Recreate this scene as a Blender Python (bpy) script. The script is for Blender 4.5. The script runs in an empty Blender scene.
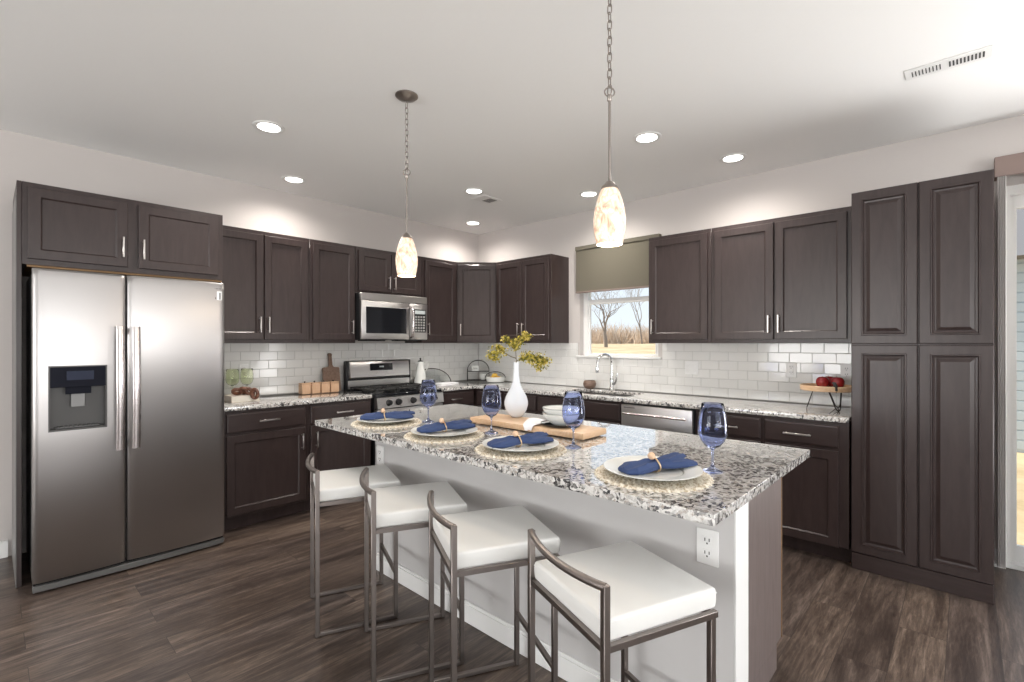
import bpy, bmesh, math, random
from mathutils import Vector, Matrix
random.seed(7)
SC = bpy.context.scene
COL = SC.collection
R = math.radians
PI = math.pi

# ------------------------------------------------------------------ camera, world, lights, exposure
cam = bpy.data.cameras.new('camera'); camo = bpy.data.objects.new('camera', cam); COL.objects.link(camo)
YAW = R(42.9446)
camo.location = (-4.2253, -4.5121, 1.3742)
camo.rotation_euler = (R(90), 0, YAW - R(90))
cam.sensor_width = 36; cam.lens = 487.271 / 1024 * 36
cam.shift_y = 1.85 / 1024
cam.clip_start = 0.05; cam.clip_end = 500
SC.camera = camo
SC.view_settings.view_transform = 'Standard'; SC.view_settings.look = 'None'
SC.view_settings.gamma = 1; SC.view_settings.use_curve_mapping = False
SC.view_settings.exposure = 0.1

w = bpy.data.worlds.new('sky'); SC.world = w; w.use_nodes = True
nt = w.node_tree; nt.nodes.clear()
out = nt.nodes.new('ShaderNodeOutputWorld'); bg = nt.nodes.new('ShaderNodeBackground')
tc = nt.nodes.new('ShaderNodeTexCoord'); sp = nt.nodes.new('ShaderNodeSeparateXYZ'); rp = nt.nodes.new('ShaderNodeValToRGB')
rp.color_ramp.elements[0].position = 0.0; rp.color_ramp.elements[0].color = (0.88, 0.95, 1.0, 1)
rp.color_ramp.elements[1].position = 0.45; rp.color_ramp.elements[1].color = (0.62, 0.78, 0.98, 1)
nt.links.new(tc.outputs['Generated'], sp.inputs[0]); nt.links.new(sp.outputs['Z'], rp.inputs[0])
nt.links.new(rp.outputs[0], bg.inputs[0]); nt.links.new(bg.outputs[0], out.inputs[0]); bg.inputs[1].default_value = 1.0

def lamp(name, kind, loc, rot, energy, color=(1, 1, 1), **kw):
    l = bpy.data.lights.new(name, kind); l.energy = energy; l.color = color
    for k, v in kw.items(): setattr(l, k, v)
    o = bpy.data.objects.new(name, l); COL.objects.link(o); o.location = loc; o.rotation_euler = rot
    return o
lamp('sun', 'SUN', (0, 0, 10), Vector((0.05, -0.75, -0.62)).to_track_quat('-Z', 'Y').to_euler(), 6, (1, .94, .85), angle=R(3))
# daylight at the three openings, plus upturned fill lamps added to brighten the ceiling
lamp('ceiling_fill_side_window', 'AREA', (-8.9, -2.6, 1.2), (0, R(-130), 0), 125, (1, .985, .96), shape='RECTANGLE', size=1.2, size_y=3.4)
lamp('ceiling_fill_rear_window', 'AREA', (-4.6, -8.1, 1.2), (R(130), 0, 0), 120, (1, .985, .96), shape='RECTANGLE', size=4.4, size_y=1.2)
lamp('daylight_side_window', 'AREA', (-8.93, -2.6, 1.5), (0, R(-95), 0), 64, (0.98, 0.99, 1), shape='RECTANGLE', size=1.6, size_y=3.4)
lamp('daylight_rear_window', 'AREA', (-4.6, -8.13, 1.5), (R(95), 0, 0), 44, (0.98, 0.99, 1), shape='RECTANGLE', size=4.4, size_y=1.6)
lamp('ceiling_fill_patio_door', 'AREA', (-0.30, -5.85, .9), (0, R(140), 0), 38, (1, .985, .96), shape='RECTANGLE', size=1.0, size_y=1.6)  # added uplight, lifts the ceiling on the pantry side
lamp('daylight_patio_door', 'AREA', (-0.14, -5.85, 1.25), (0, R(100), 0), 50, (0.97, 0.98, 1), shape='RECTANGLE', size=2.0, size_y=1.6)

# ------------------------------------------------------------------ materials
def mat(name, color=(.8, .8, .8), rough=.5, metal=0, **kw):
    m = bpy.data.materials.new(name); m.use_nodes = True
    b = m.node_tree.nodes['Principled BSDF']
    b.inputs['Base Color'].default_value = (*color, 1); b.inputs['Roughness'].default_value = rough; b.inputs['Metallic'].default_value = metal
    for k, v in kw.items(): b.inputs[k.replace('_', ' ')].default_value = v
    return m
def N(m, t, **kw):
    n = m.node_tree.nodes.new(t)
    for k, v in kw.items():
        if k in n.inputs: n.inputs[k].default_value = v
        else: setattr(n, k, v)
    return n
def L(m, a, b): m.node_tree.links.new(a, b)
def BS(m): return m.node_tree.nodes['Principled BSDF']
def coords(m, scale=(1, 1, 1), kind='Object'):
    t = N(m, 'ShaderNodeTexCoord'); mp = N(m, 'ShaderNodeMapping'); mp.inputs['Scale'].default_value = scale
    L(m, t.outputs[kind], mp.inputs[0]); return mp.outputs[0]
def ramp(m, fac, stops, interp='LINEAR'):
    r = N(m, 'ShaderNodeValToRGB'); r.color_ramp.interpolation = interp
    e = r.color_ramp.elements
    while len(e) < len(stops): e.new(0.5)
    for i, (p, c) in enumerate(stops): e[i].position = p; e[i].color = (*c, 1)
    L(m, fac, r.inputs[0]); return r.outputs[0]
def noise(m, co, scale, detail=3, rough=.5, dist=0):
    n = N(m, 'ShaderNodeTexNoise'); n.inputs['Scale'].default_value = scale; n.inputs['Detail'].default_value = detail
    n.inputs['Roughness'].default_value = rough; n.inputs['Distortion'].default_value = dist
    L(m, co, n.inputs['Vector']); return n
def bump(m, h, strength=.2, dist=.01):
    b = N(m, 'ShaderNodeBump'); b.inputs['Strength'].default_value = strength; b.inputs['Distance'].default_value = dist
    L(m, h, b.inputs['Height']); L(m, b.outputs[0], BS(m).inputs['Normal'])

def wood(name, c1, c2, scale=(1, 1, 1), freq=14, rough=.35, bmp=.05):
    m = mat(name, c1, rough); co = coords(m, scale)
    n = noise(m, co, freq, 5, .6, .6)
    L(m, ramp(m, n.outputs[0], [(.3, c1), (.7, c2)]), BS(m).inputs['Base Color']); bump(m, n.outputs[0], bmp, .002)
    return m
M = {}
M['wall'] = mat('wall_paint', (.56, .525, .505), .85); bump(M['wall'], noise(M['wall'], coords(M['wall']), 60, 3).outputs[0], .06, .004)
M['ceil'] = mat('ceiling_paint', (.87, .87, .86), .9); bump(M['ceil'], noise(M['ceil'], coords(M['ceil']), 45, 4).outputs[0], .12, .006)
M['knee'] = mat('island_wall_paint', (.56, .55, .545), .6); bump(M['knee'], noise(M['knee'], coords(M['knee']), 60, 3).outputs[0], .05, .004)
M['trim'] = mat('trim_paint', (.80, .80, .79), .4)
M['dark'] = wood('espresso_wood', (.031, .0205, .0195), (.045, .0305, .029), (6, 6, 1), 5, .34, .015)
BS(M['dark']).inputs['Specular IOR Level'].default_value = .42
M['dark_h'] = wood('espresso_wood_level_grain', (.031, .0205, .0195), (.045, .0305, .029), (1, 1, 8), 5, .34, .015)
BS(M['dark_h']).inputs['Specular IOR Level'].default_value = .42
M['endp'] = wood('end_panel_wood', (.115, .088, .082), (.165, .13, .122), (9, 9, 1), 5, .38, .03)
M['raw'] = wood('raw_cabinet_edge', (.22, .12, .05), (.30, .18, .08), (1, 1, 8), 8, .6)
M['void'] = mat('shadow_gap_black', (.006, .006, .006), .8)
def steel(name, sc, base=(.62, .605, .60), rough=.26, st=.05):
    m = mat(name, base, rough, 1); n = noise(m, coords(m, sc), 30, 3, .6)
    r = N(m, 'ShaderNodeMapRange'); r.inputs['To Min'].default_value = rough - .05; r.inputs['To Max'].default_value = rough + .07
    L(m, n.outputs[0], r.inputs[0]); L(m, r.outputs[0], BS(m).inputs['Roughness']); bump(m, n.outputs[0], st, .001); return m
M['steel'] = steel('brushed_steel', (.12, .12, 6), (.42, .405, .40), .35, .012); BS(M['steel']).inputs['Anisotropic'].default_value = .5
M['steel_b'] = steel('brushed_steel_light', (.12, .12, 6), (.60, .585, .575), .29, .003); BS(M['steel_b']).inputs['Anisotropic'].default_value = .3
M['steel_v'] = steel('brushed_steel_bar', (4, 4, .1), (.62, .575, .57), .25, .01)
M['nickel'] = mat('brushed_nickel', (.56, .53, .51), .3, 1)
M['pendm'] = mat('dark_nickel', (.34, .305, .28), .32, 1)
M['stoolm'] = mat('brushed_stool_steel', (.26, .23, .215), .36, 1)
M['chrome'] = mat('chrome', (.72, .72, .72), .12, 1)
M['black'] = mat('black_plastic', (.012, .012, .013), .3)
M['blackgl'] = mat('black_glass', (.010, .011, .014), .08)
M['iron'] = mat('cast_iron', (.02, .02, .02), .55)
M['wire'] = mat('dark_wire', (.035, .03, .028), .45, .6)
M['greyp'] = mat('grey_plastic', (.16, .155, .15), .35)
M['dispb'] = mat('dark_panel_plastic', (.008, .009, .016), .6, Specular_IOR_Level=.12); M['dispg'] = mat('charcoal_plastic', (.065, .062, .060), .4)
M['plate_w'] = mat('white_plastic', (.80, .80, .79), .35)
M['slot'] = mat('dark_slot', (.05, .05, .05), .6)
M['leather'] = mat('white_leather', (.78, .78, .76), .42); bump(M['leather'], noise(M['leather'], coords(M['leather']), 14, 3).outputs[0], .12, .01)
M['porc'] = mat('white_porcelain', (.78, .79, .76), .18)
M['porcg'] = mat('grey_rim_glaze', (.42, .43, .40), .25)
M['opal'] = mat('opal_glass', (.70, .735, .78), .2)
M['bluec'] = mat('blue_cloth', (.030, .055, .145), .85); bump(M['bluec'], noise(M['bluec'], coords(M['bluec']), 250, 2).outputs[0], .25, .002)
M['whitec'] = mat('white_cloth', (.84, .84, .86), .85)
M['ring'] = mat('gold_ring', (.75, .55, .33), .3, .8)
M['bead'] = wood('bead_wood', (.62, .40, .25), (.72, .52, .36), (1, 1, 4), 30, .5)
M['board'] = wood('board_maple', (.60, .38, .22), (.72, .52, .34), (1, .1, 1), 60, .4)
M['canw'] = wood('canister_wood', (.58, .36, .22), (.66, .44, .29), (5, 5, 1), 8, .5)
M['walnut'] = wood('walnut', (.13, .075, .05), (.22, .14, .10), (6, 6, 1), 8, .45)
M['bowlw'] = wood('bowl_wood', (.12, .075, .05), (.24, .16, .125), (1, 1, 4), 12, .5)
M['chain'] = wood('carved_wood', (.055, .018, .011), (.24, .10, .055), (1, 1, 1), 22, .35)
M['apple'] = mat('apple_skin', (.22, .012, .015), .22)
M['lemon'] = mat('lemon_skin', (.75, .47, .08), .45)
M['stem'] = mat('twig_bark', (.13, .10, .05), .7)
lf = mat('yellow_leaf', (.45, .38, .05), .5); M['leaf'] = lf
L(lf, ramp(lf, noise(lf, coords(lf), 60, 2).outputs[0], [(.38, (.09, .10, .012)), (.5, (.40, .33, .03)), (.64, (.70, .58, .18))]), BS(lf).inputs['Base Color'])
M['straw'] = mat('woven_straw', (.62, .54, .40), .7)
L(M['straw'], ramp(M['straw'], noise(M['straw'], coords(M['straw']), 120, 2).outputs[0], [(.38, (.42, .34, .23)), (.55, (.74, .69, .59))]), BS(M['straw']).inputs['Base Color'])
M['fabric_shade'] = mat('olive_shade_fabric', (.135, .122, .092), .9)
fs = M['fabric_shade']; bump(fs, noise(fs, coords(fs, (1, 1, 60)), 8, 3).outputs[0], .2, .002)
BS(fs).inputs['Transmission Weight'].default_value = 0
M['valance'] = mat('brown_valance', (.235, .175, .155), .8)
M['vane'] = mat('blind_vane_fabric', (.80, .76, .74), .7)
M['glass'] = mat('clear_glass', (1, 1, 1), 0, IOR=1.02, Transmission_Weight=1.0)
def colglass(name, c, rough=0.0, ior=1.18):
    return mat(name, c, rough, IOR=ior, Transmission_Weight=1.0)
M['blue'] = colglass('blue_glass', (.60, .665, .90), 0, 1.32)
M['green'] = colglass('green_glass', (.94, .97, .84), 0, 1.25)
M['clearg'] = colglass('tray_glass', (.9, .92, .92), 0, 1.2)
def emis(name, c, s):
    m = mat(name, c, .5); BS(m).inputs['Emission Color'].default_value = (*c, 1); BS(m).inputs['Emission Strength'].default_value = s; return m
M['lens'] = emis('light_lens', (1, .97, .92), 9)
sg = mat('alabaster_shade', (.9, .78, .64), .35); M['shade'] = sg
scol = ramp(sg, noise(sg, coords(sg, (1, 1, .6)), 42, 4, .6, .8).outputs[0], [(.34, (.58, .36, .24)), (.48, (.86, .66, .48)), (.60, (.98, .87, .72))])
L(sg, scol, BS(sg).inputs['Base Color']); L(sg, scol, BS(sg).inputs['Emission Color']); BS(sg).inputs['Emission Strength'].default_value = .30

# granite
g = mat('granite', (.6, .6, .6), .09); M['granite'] = g
co = coords(g, (1, 1.0, 1)); wob = noise(g, co, 28, 3)
mx = N(g, 'ShaderNodeMixRGB', blend_type='LINEAR_LIGHT'); mx.inputs[0].default_value = .022; L(g, co, mx.inputs[1]); L(g, wob.outputs['Color'], mx.inputs[2])
v = N(g, 'ShaderNodeTexVoronoi'); v.inputs['Scale'].default_value = 92; L(g, mx.outputs[0], v.inputs['Vector'])
sv = N(g, 'ShaderNodeSeparateColor'); L(g, v.outputs['Color'], sv.inputs[0])
big = noise(g, co, 16, 4, .6)
add = N(g, 'ShaderNodeMath', operation='MULTIPLY_ADD'); L(g, big.outputs[0], add.inputs[0]); add.inputs[1].default_value = 1.1; L(g, sv.outputs[0], add.inputs[2])
sub = N(g, 'ShaderNodeMath', operation='MULTIPLY'); L(g, add.outputs[0], sub.inputs[0]); sub.inputs[1].default_value = .5
gc = ramp(g, sub.outputs[0], [(0, (.02, .02, .022)), (.31, (.055, .055, .057)), (.37, (.19, .185, .18)), (.44, (.40, .39, .37)), (.54, (.74, .73, .71)), (.66, (.67, .65, .62)), (.70, (.36, .31, .27)), (.75, (.56, .55, .53))], 'LINEAR')
fine = noise(g, co, 240, 3, .7); m2 = N(g, 'ShaderNodeMixRGB', blend_type='OVERLAY'); m2.inputs[0].default_value = .55
L(g, gc, m2.inputs[1]); L(g, fine.outputs[0], m2.inputs[2]); L(g, m2.outputs[0], BS(g).inputs['Base Color'])
BS(g).inputs['Specular IOR Level'].default_value = .8; BS(g).inputs['Coat Weight'].default_value = 1; BS(g).inputs['Coat IOR'].default_value = 1.65; BS(g).inputs['Coat Roughness'].default_value = .02

# tiles
t = mat('glazed_tile', (.74, .735, .715), .10, Specular_IOR_Level=.5); M['tile'] = t
bump(t, noise(t, coords(t), 9, 2).outputs[0], .10, .01)
M['grout'] = mat('grout', (.50, .495, .48), .8)

# floor: planks run along X
f = mat('plank_floor', (.1, .08, .07), .3); M['floor'] = f
tcx = N(f, 'ShaderNodeTexCoord'); br = N(f, 'ShaderNodeTexBrick'); L(f, tcx.outputs['Object'], br.inputs['Vector'])
br.inputs['Scale'].default_value = 1; br.inputs['Brick Width'].default_value = 1.22; br.inputs['Row Height'].default_value = .178; br.inputs['Mortar Size'].default_value = .0013
br.inputs['Mortar Smooth'].default_value = .3; br.offset = .37; br.inputs['Color1'].default_value = (0, 0, 0, 1); br.inputs['Color2'].default_value = (1, 1, 1, 1); br.inputs['Mortar'].default_value = (.5, .5, .5, 1)
# shift the grain per plank
mp = N(f, 'ShaderNodeMapping'); mp.inputs['Scale'].default_value = (.55, 5.5, 1); L(f, tcx.outputs['Object'], mp.inputs[0])
vm = N(f, 'ShaderNodeVectorMath', operation='MULTIPLY_ADD'); L(f, br.outputs['Color'], vm.inputs[0]); vm.inputs[1].default_value = (9, 13, 5); L(f, mp.outputs[0], vm.inputs[2])
n1 = noise(f, vm.outputs[0], 1.6, 8, .62, 1.6); n2 = noise(f, vm.outputs[0], 16, 6, .75, .6)
wv = N(f, 'ShaderNodeMixRGB', blend_type='MIX'); wv.inputs[0].default_value = .42; L(f, n1.outputs[0], wv.inputs[1]); L(f, n2.outputs[0], wv.inputs[2])
gcol = ramp(f, wv.outputs[0], [(.34, (.027, .0185, .0155)), (.46, (.064, .047, .039)), (.55, (.122, .093, .076)), (.66, (.25, .20, .165))])
tint = ramp(f, br.outputs['Color'], [(0, (.78, .76, .78)), (1, (1.18, 1.14, 1.08))])
m3 = N(f, 'ShaderNodeMixRGB', blend_type='MULTIPLY'); m3.inputs[0].default_value = 1; L(f, gcol, m3.inputs[1]); L(f, tint, m3.inputs[2])
m4 = N(f, 'ShaderNodeMixRGB', blend_type='MIX'); L(f, br.outputs['Fac'], m4.inputs[0]); L(f, m3.outputs[0], m4.inputs[1]); m4.inputs[2].default_value = (.035, .028, .024, 1)
L(f, m4.outputs[0], BS(f).inputs['Base Color']); bump(f, n2.outputs[0], .12, .002)
BS(f).inputs['Roughness'].default_value = .33; BS(f).inputs['Specular IOR Level'].default_value = .45

gr = mat('dry_grass', (.55, .42, .24), .95); M['grass'] = gr
L(gr, ramp(gr, noise(gr, coords(gr), .6, 6, .7).outputs[0], [(.35, (.38, .28, .15)), (.6, (.66, .50, .30))]), BS(gr).inputs['Base Color'])
M['bark'] = mat('grey_bark', (.28, .23, .19), .9)
M['brush'] = mat('dry_twigs', (.62, .50, .39), .9)
sd = mat('blue_grey_siding', (.56, .64, .68), .7); M['siding'] = sd
M['roof'] = mat('roof_shingle', (.20, .19, .19), .9)

# ------------------------------------------------------------------ mesh builder
class B:
    def __init__(s): s.bm = bmesh.new()
    def box(s, x0, x1, y0, y1, z0, z1, bev=0, seg=1):
        b = bmesh.new(); bmesh.ops.create_cube(b, size=1)
        for v in b.verts: v.co = Vector(((v.co.x + .5) * (x1 - x0) + x0, (v.co.y + .5) * (y1 - y0) + y0, (v.co.z + .5) * (z1 - z0) + z0))
        if bev: bmesh.ops.bevel(b, geom=b.edges[:], offset=bev, segments=seg, profile=.5, affect='EDGES', clamp_overlap=True)
        return s.add(b)
    def add(s, b, mtx=None):
        if mtx is not None: b.transform(mtx)
        me = bpy.data.meshes.new('tmp'); b.to_mesh(me); b.free(); s.bm.from_mesh(me); bpy.data.meshes.remove(me); return s
    def tube(s, pts, r, n=8, closed=False, caps=True, radii=None, square=False):
        P = [Vector(p) for p in pts]; k = len(P); rings = []; up = None
        for i in range(k):
            a = P[(i - 1) % k] if (i > 0 or closed) else P[i]; c = P[(i + 1) % k] if (i < k - 1 or closed) else P[i]
            t = (c - a).normalized()
            if up is None: up = Vector((0, 0, 1)) if abs(t.z) < .9 else Vector((1, 0, 0))
            u = (up - t * up.dot(t))
            if u.length < 1e-5: u = t.orthogonal()
            u.normalize(); vv = t.cross(u); up = u
            rr = radii[i] if radii else r
            ring = []
            for j in range(n):
                an = 2 * PI * (j + (.5 if square else 0)) / n
                k2 = 1.0
                if square:
                    k2 = 1.4142
                    d0 = (P[i] - P[i - 1]).normalized() if (i > 0 or closed) else t
                    d1 = (P[(i + 1) % k] - P[i]).normalized() if (i < k - 1 or closed) else t
                ring.append(s.bm.verts.new(P[i] + (u * math.cos(an) + vv * math.sin(an)) * rr * k2))
            rings.append(ring)
        for i in range(k if closed else k - 1):
            A = rings[i]; C = rings[(i + 1) % k]
            for j in range(n): s.bm.faces.new((A[j], A[(j + 1) % n], C[(j + 1) % n], C[j]))
        if not closed and caps:
            s.bm.faces.new(rings[0][::-1]); s.bm.faces.new(rings[-1])
        return s
    def lathe(s, prof, c=(0, 0, 0), n=32, axis='Z', sx=1, sy=1):
        # prof: list of (r, h); r = 0 ends close to a pole
        rings = []
        for r, h in prof:
            if r < 1e-6: rings.append([s.bm.verts.new((0, 0, h))])
            else: rings.append([s.bm.verts.new((r * math.cos(2 * PI * j / n) * sx, r * math.sin(2 * PI * j / n) * sy, h)) for j in range(n)])
        new = [v for rg in rings for v in rg]
        for A, C in zip(rings, rings[1:]):
            if len(A) == 1 and len(C) == 1: continue
            for j in range(n):
                if len(A) == 1: s.bm.faces.new((A[0], C[(j + 1) % n], C[j]))
                elif len(C) == 1: s.bm.faces.new((A[j], A[(j + 1) % n], C[0]))
                else: s.bm.faces.new((A[j], A[(j + 1) % n], C[(j + 1) % n], C[j]))
        mt = Matrix.Translation(c)
        if axis == 'Y': mt = mt @ Matrix.Rotation(R(90), 4, 'X')
        if axis == 'X': mt = mt @ Matrix.Rotation(R(90), 4, 'Y')
        for v in new: v.co = mt @ v.co
        return s
    def prism(s, pts, z0, z1, bev=0):
        b = bmesh.new(); f_ = b.faces.new([b.verts.new((x, y, z0)) for x, y in pts])
        e = bmesh.ops.extrude_face_region(b, geom=[f_]); bmesh.ops.translate(b, verts=[v for v in e['geom'] if isinstance(v, bmesh.types.BMVert)], vec=(0, 0, z1 - z0))
        bmesh.ops.recalc_face_normals(b, faces=b.faces[:])
        if bev: bmesh.ops.bevel(b, geom=b.edges[:], offset=bev, segments=1, affect='EDGES', clamp_overlap=True)
        return s.add(b)
    def rings(s, x0, x1, z0, z1, prof, yb=0.0, flip=1):
        # nested rectangles facing -Y: prof = (inset, depth towards the viewer)
        prev = None; first = None
        for ins, d in prof:
            y = yb - d
            q = [s.bm.verts.new(p) for p in ((x0 + ins, y, z0 + ins), (x1 - ins, y, z0 + ins), (x1 - ins, y, z1 - ins), (x0 + ins, y, z1 - ins))]
            if prev:
                for j in range(4): s.bm.faces.new((prev[j], prev[(j + 1) % 4], q[(j + 1) % 4], q[j]))
            else: first = q
            prev = q
        s.bm.faces.new(prev); s.bm.faces.new(first[::-1]); return s
    def slab(s, xs, ys, mask, z0, z1, bev=.004):
        b = bmesh.new(); V = {}
        def gv(i, j):
            if (i, j) not in V: V[(i, j)] = b.verts.new((xs[i], ys[j], z0))
            return V[(i, j)]
        fs = [b.faces.new((gv(i, j), gv(i + 1, j), gv(i + 1, j + 1), gv(i, j + 1))) for i in range(len(xs) - 1) for j in range(len(ys) - 1) if mask(i, j)]
        e = bmesh.ops.extrude_face_region(b, geom=fs); bmesh.ops.translate(b, verts=[v for v in e['geom'] if isinstance(v, bmesh.types.BMVert)], vec=(0, 0, z1 - z0))
        bmesh.ops.recalc_face_normals(b, faces=b.faces[:])
        ed = [x for x in b.edges if x.is_manifold and x.calc_face_angle(0) > R(60)]
        if bev: bmesh.ops.bevel(b, geom=ed, offset=bev, segments=2, profile=.5, affect='EDGES')
        return s.add(b)
    def build(s, name, m, parent=None, label=None, ang=38, **tags):
        bmesh.ops.recalc_face_normals(s.bm, faces=s.bm.faces[:])
        me = bpy.data.meshes.new(name); s.bm.to_mesh(me); s.bm.free()
        me.polygons.foreach_set('use_smooth', [True] * len(me.polygons)); me.set_sharp_from_angle(angle=R(ang))
        for mm in (m if isinstance(m, (list, tuple)) else [m]): me.materials.append(mm)
        o = bpy.data.objects.new(name, me); COL.objects.link(o)
        if parent: o.parent = parent
        if label: o['label'] = label
        for k, vv in tags.items(): o[k] = vv
        return o
def tag(o, label, cat, group=None):
    o['label'] = label; o['category'] = cat
    if group: o['group'] = group
    return o
def thing(name, label, cat, loc=(0, 0, 0), rz=0, group=None):
    o = bpy.data.objects.new(name, None); COL.objects.link(o); o.location = loc; o.rotation_euler = (0, 0, rz); o.empty_display_size = .1
    return tag(o, label, cat, group)
def dup(root, loc, rz, label, group=None):
    r = root.copy(); COL.objects.link(r); r.location = loc; r.rotation_euler = (0, 0, rz); r['label'] = label
    if group: r['group'] = group
    def rec(a, b):
        for ch in list(a.children):
            c = ch.copy(); COL.objects.link(c); c.parent = b; rec(ch, c)
    rec(root, r); return r
def struct(o): o['kind'] = 'structure'; return o
RW = -PI / 2     # things on the right wall: local x runs towards -Y, local -y faces -X

# ------------------------------------------------------------------ the room shell
H = 2.74
struct(B().box(-9.2, 0.3, -8.4, 0.3, -.12, 0).build('floor', M['floor']))
struct(B().box(-9.2, 0.3, -8.4, 0.3, H, H + .12).build('ceiling', M['ceil']))
struct(B().box(-9.2, 0.14, 0, 0.14, 0, H).build('wall_left', M['wall']))
WY0, WY1, WZ0, WZ1 = -1.55, -2.43, 1.235, 2.34        # kitchen window opening
DY0, DY1, DZ = -4.692, -6.72, 2.33                     # patio door opening
b = B()
b.box(0, .14, WY0, 0, 0, H); b.box(0, .14, WY1, WY0, 0, WZ0); b.box(0, .14, WY1, WY0, WZ1, H); b.box(0, .14, DY0, WY1, 0, H)
b.box(0, .14, DY1, DY0, DZ, H); b.box(0, .14, -8.4, DY1, 0, H)
struct(b.build('wall_right', M['wall']))
b = B(); b.box(-9.14, -9, -.9, 0, 0, H).box(-9.14, -9, -4.3, -.9, 0, .7).box(-9.14, -9, -4.3, -.9, 2.3, H).box(-9.14, -9, -8.4, -4.3, 0, H)
struct(b.build('wall_far', M['wall']))
b = B(); b.box(-9, -6.8, -8.34, -8.2, 0, H).box(-6.8, -2.4, -8.34, -8.2, 0, .7).box(-6.8, -2.4, -8.34, -8.2, 2.3, H).box(-2.4, 0, -8.34, -8.2, 0, H)
struct(b.build('wall_rear', M['wall']))
def skirting(length):
    b = B(); b.prism([(0, 0), (length, 0), (length, -.012), (0, -.012)], .0, .095).box(0, length, -.009, 0, .095, .108, .002); return b
o = struct(skirting(4.85).build('baseboard_left', M['trim'])); o.location = (-8.99, -.001, 0)
o = struct(skirting(.055).build('baseboard_right', M['trim'])); o.location = (-.001, -4.630, 0); o.rotation_euler.z = RW
o = struct(skirting(8.9).build('baseboard_rear', M['trim'])); o.location = (-.05, -8.199, 0); o.rotation_euler.z = PI

# windows behind the camera
for n_, (p0, p1, ax) in enumerate((((-9.07, -4.3), (-9.07, -.9), 'y'), ((-6.8, -8.27), (-2.4, -8.27), 'x'))):
    b = B()
    if ax == 'y':
        for y in (-4.3, -3.2, -2.03, -.96): b.box(-9.1, -9.04, y, y + .06, .7, 2.3)
        for z in (.7, 1.47, 2.24): b.box(-9.095, -9.045, -4.3, -.9, z, z + .06)
    else:
        for x in (-6.8, -5.35, -3.92, -2.46): b.box(x, x + .06, -8.3, -8.24, .7, 2.3)
        for z in (.7, 1.47, 2.24): b.box(-6.8, -2.4, -8.295, -8.245, z, z + .06)
    struct(b.build('window_%d' % (n_ + 2), M['trim']))

# kitchen window
wd = struct(bpy.data.objects.new('window_1', None)); COL.objects.link(wd)
b = B(); fx0, fx1 = .07, .13
b.box(fx0, fx1, WY0 - .055, WY0, WZ0 + .032, WZ1 - .05).box(fx0, fx1, WY1, WY1 + .055, WZ0 + .032, WZ1 - .05).box(fx0, fx1, WY1, WY0, WZ0 + .01, WZ0 + .032).box(fx0, fx1, WY1, WY0, WZ1 - .05, WZ1)
b.build('window_frame', M['trim'], wd)
b = B(); b.box(fx0 + .01, fx0 + .045, WY1 + .05, WY0 - .05, 1.776, 1.824, .003).box(fx0 + .012, fx0 + .035, WY0 - .075, WY0 - .055, 1.267, 1.776).box(fx0 + .012, fx0 + .035, WY1 + .055, WY1 + .07, 1.267, 1.776)
b.build('sash', M['trim'], wd)
B().box(.095, .099, WY1 + .05, WY0 - .05, WZ0 + .03, WZ1 - .04).build('pane', M['glass'], wd)
B().box(-.028, .075, WY1 - .03, WY0 + .03, WZ0 - .014, WZ0 + .008, .004).build('window_sill', M['trim'], wd)

# patio door
dr = struct(bpy.data.objects.new('door_1', None)); COL.objects.link(dr)
b = B(); b.box(.01, .12, DY0 - .02, DY0, 0.002, DZ).box(.01, .12, DY1, DY1 + .05, 0.002, DZ).box(.01, .12, DY1 + .05, DY0 - .02, DZ - .05, DZ).box(.01, .12, DY1 + .05, DY0 - .02, 0.002, .03)
b.build('door_frame', M['trim'], dr)
for i, (ya, yb_, xx) in enumerate(((DY0 - .02, -5.76, .07), (-5.70, DY1 + .05, .035))):
    b = B(); b.box(xx, xx + .035, ya - .03, ya, .031, DZ - .051).box(xx, xx + .035, yb_, yb_ + .07, .031, DZ - .051).box(xx, xx + .035, yb_ + .07, ya - .03, .031, .13).box(xx, xx + .035, yb_ + .07, ya - .03, DZ - .13, DZ - .051)
    s_ = b.build('sliding_panel', M['trim'], dr); B().box(xx + .015, xx + .02, yb_ + .069, ya - .029, .129, DZ - .129).build('pane', M['glass'], s_)

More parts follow.
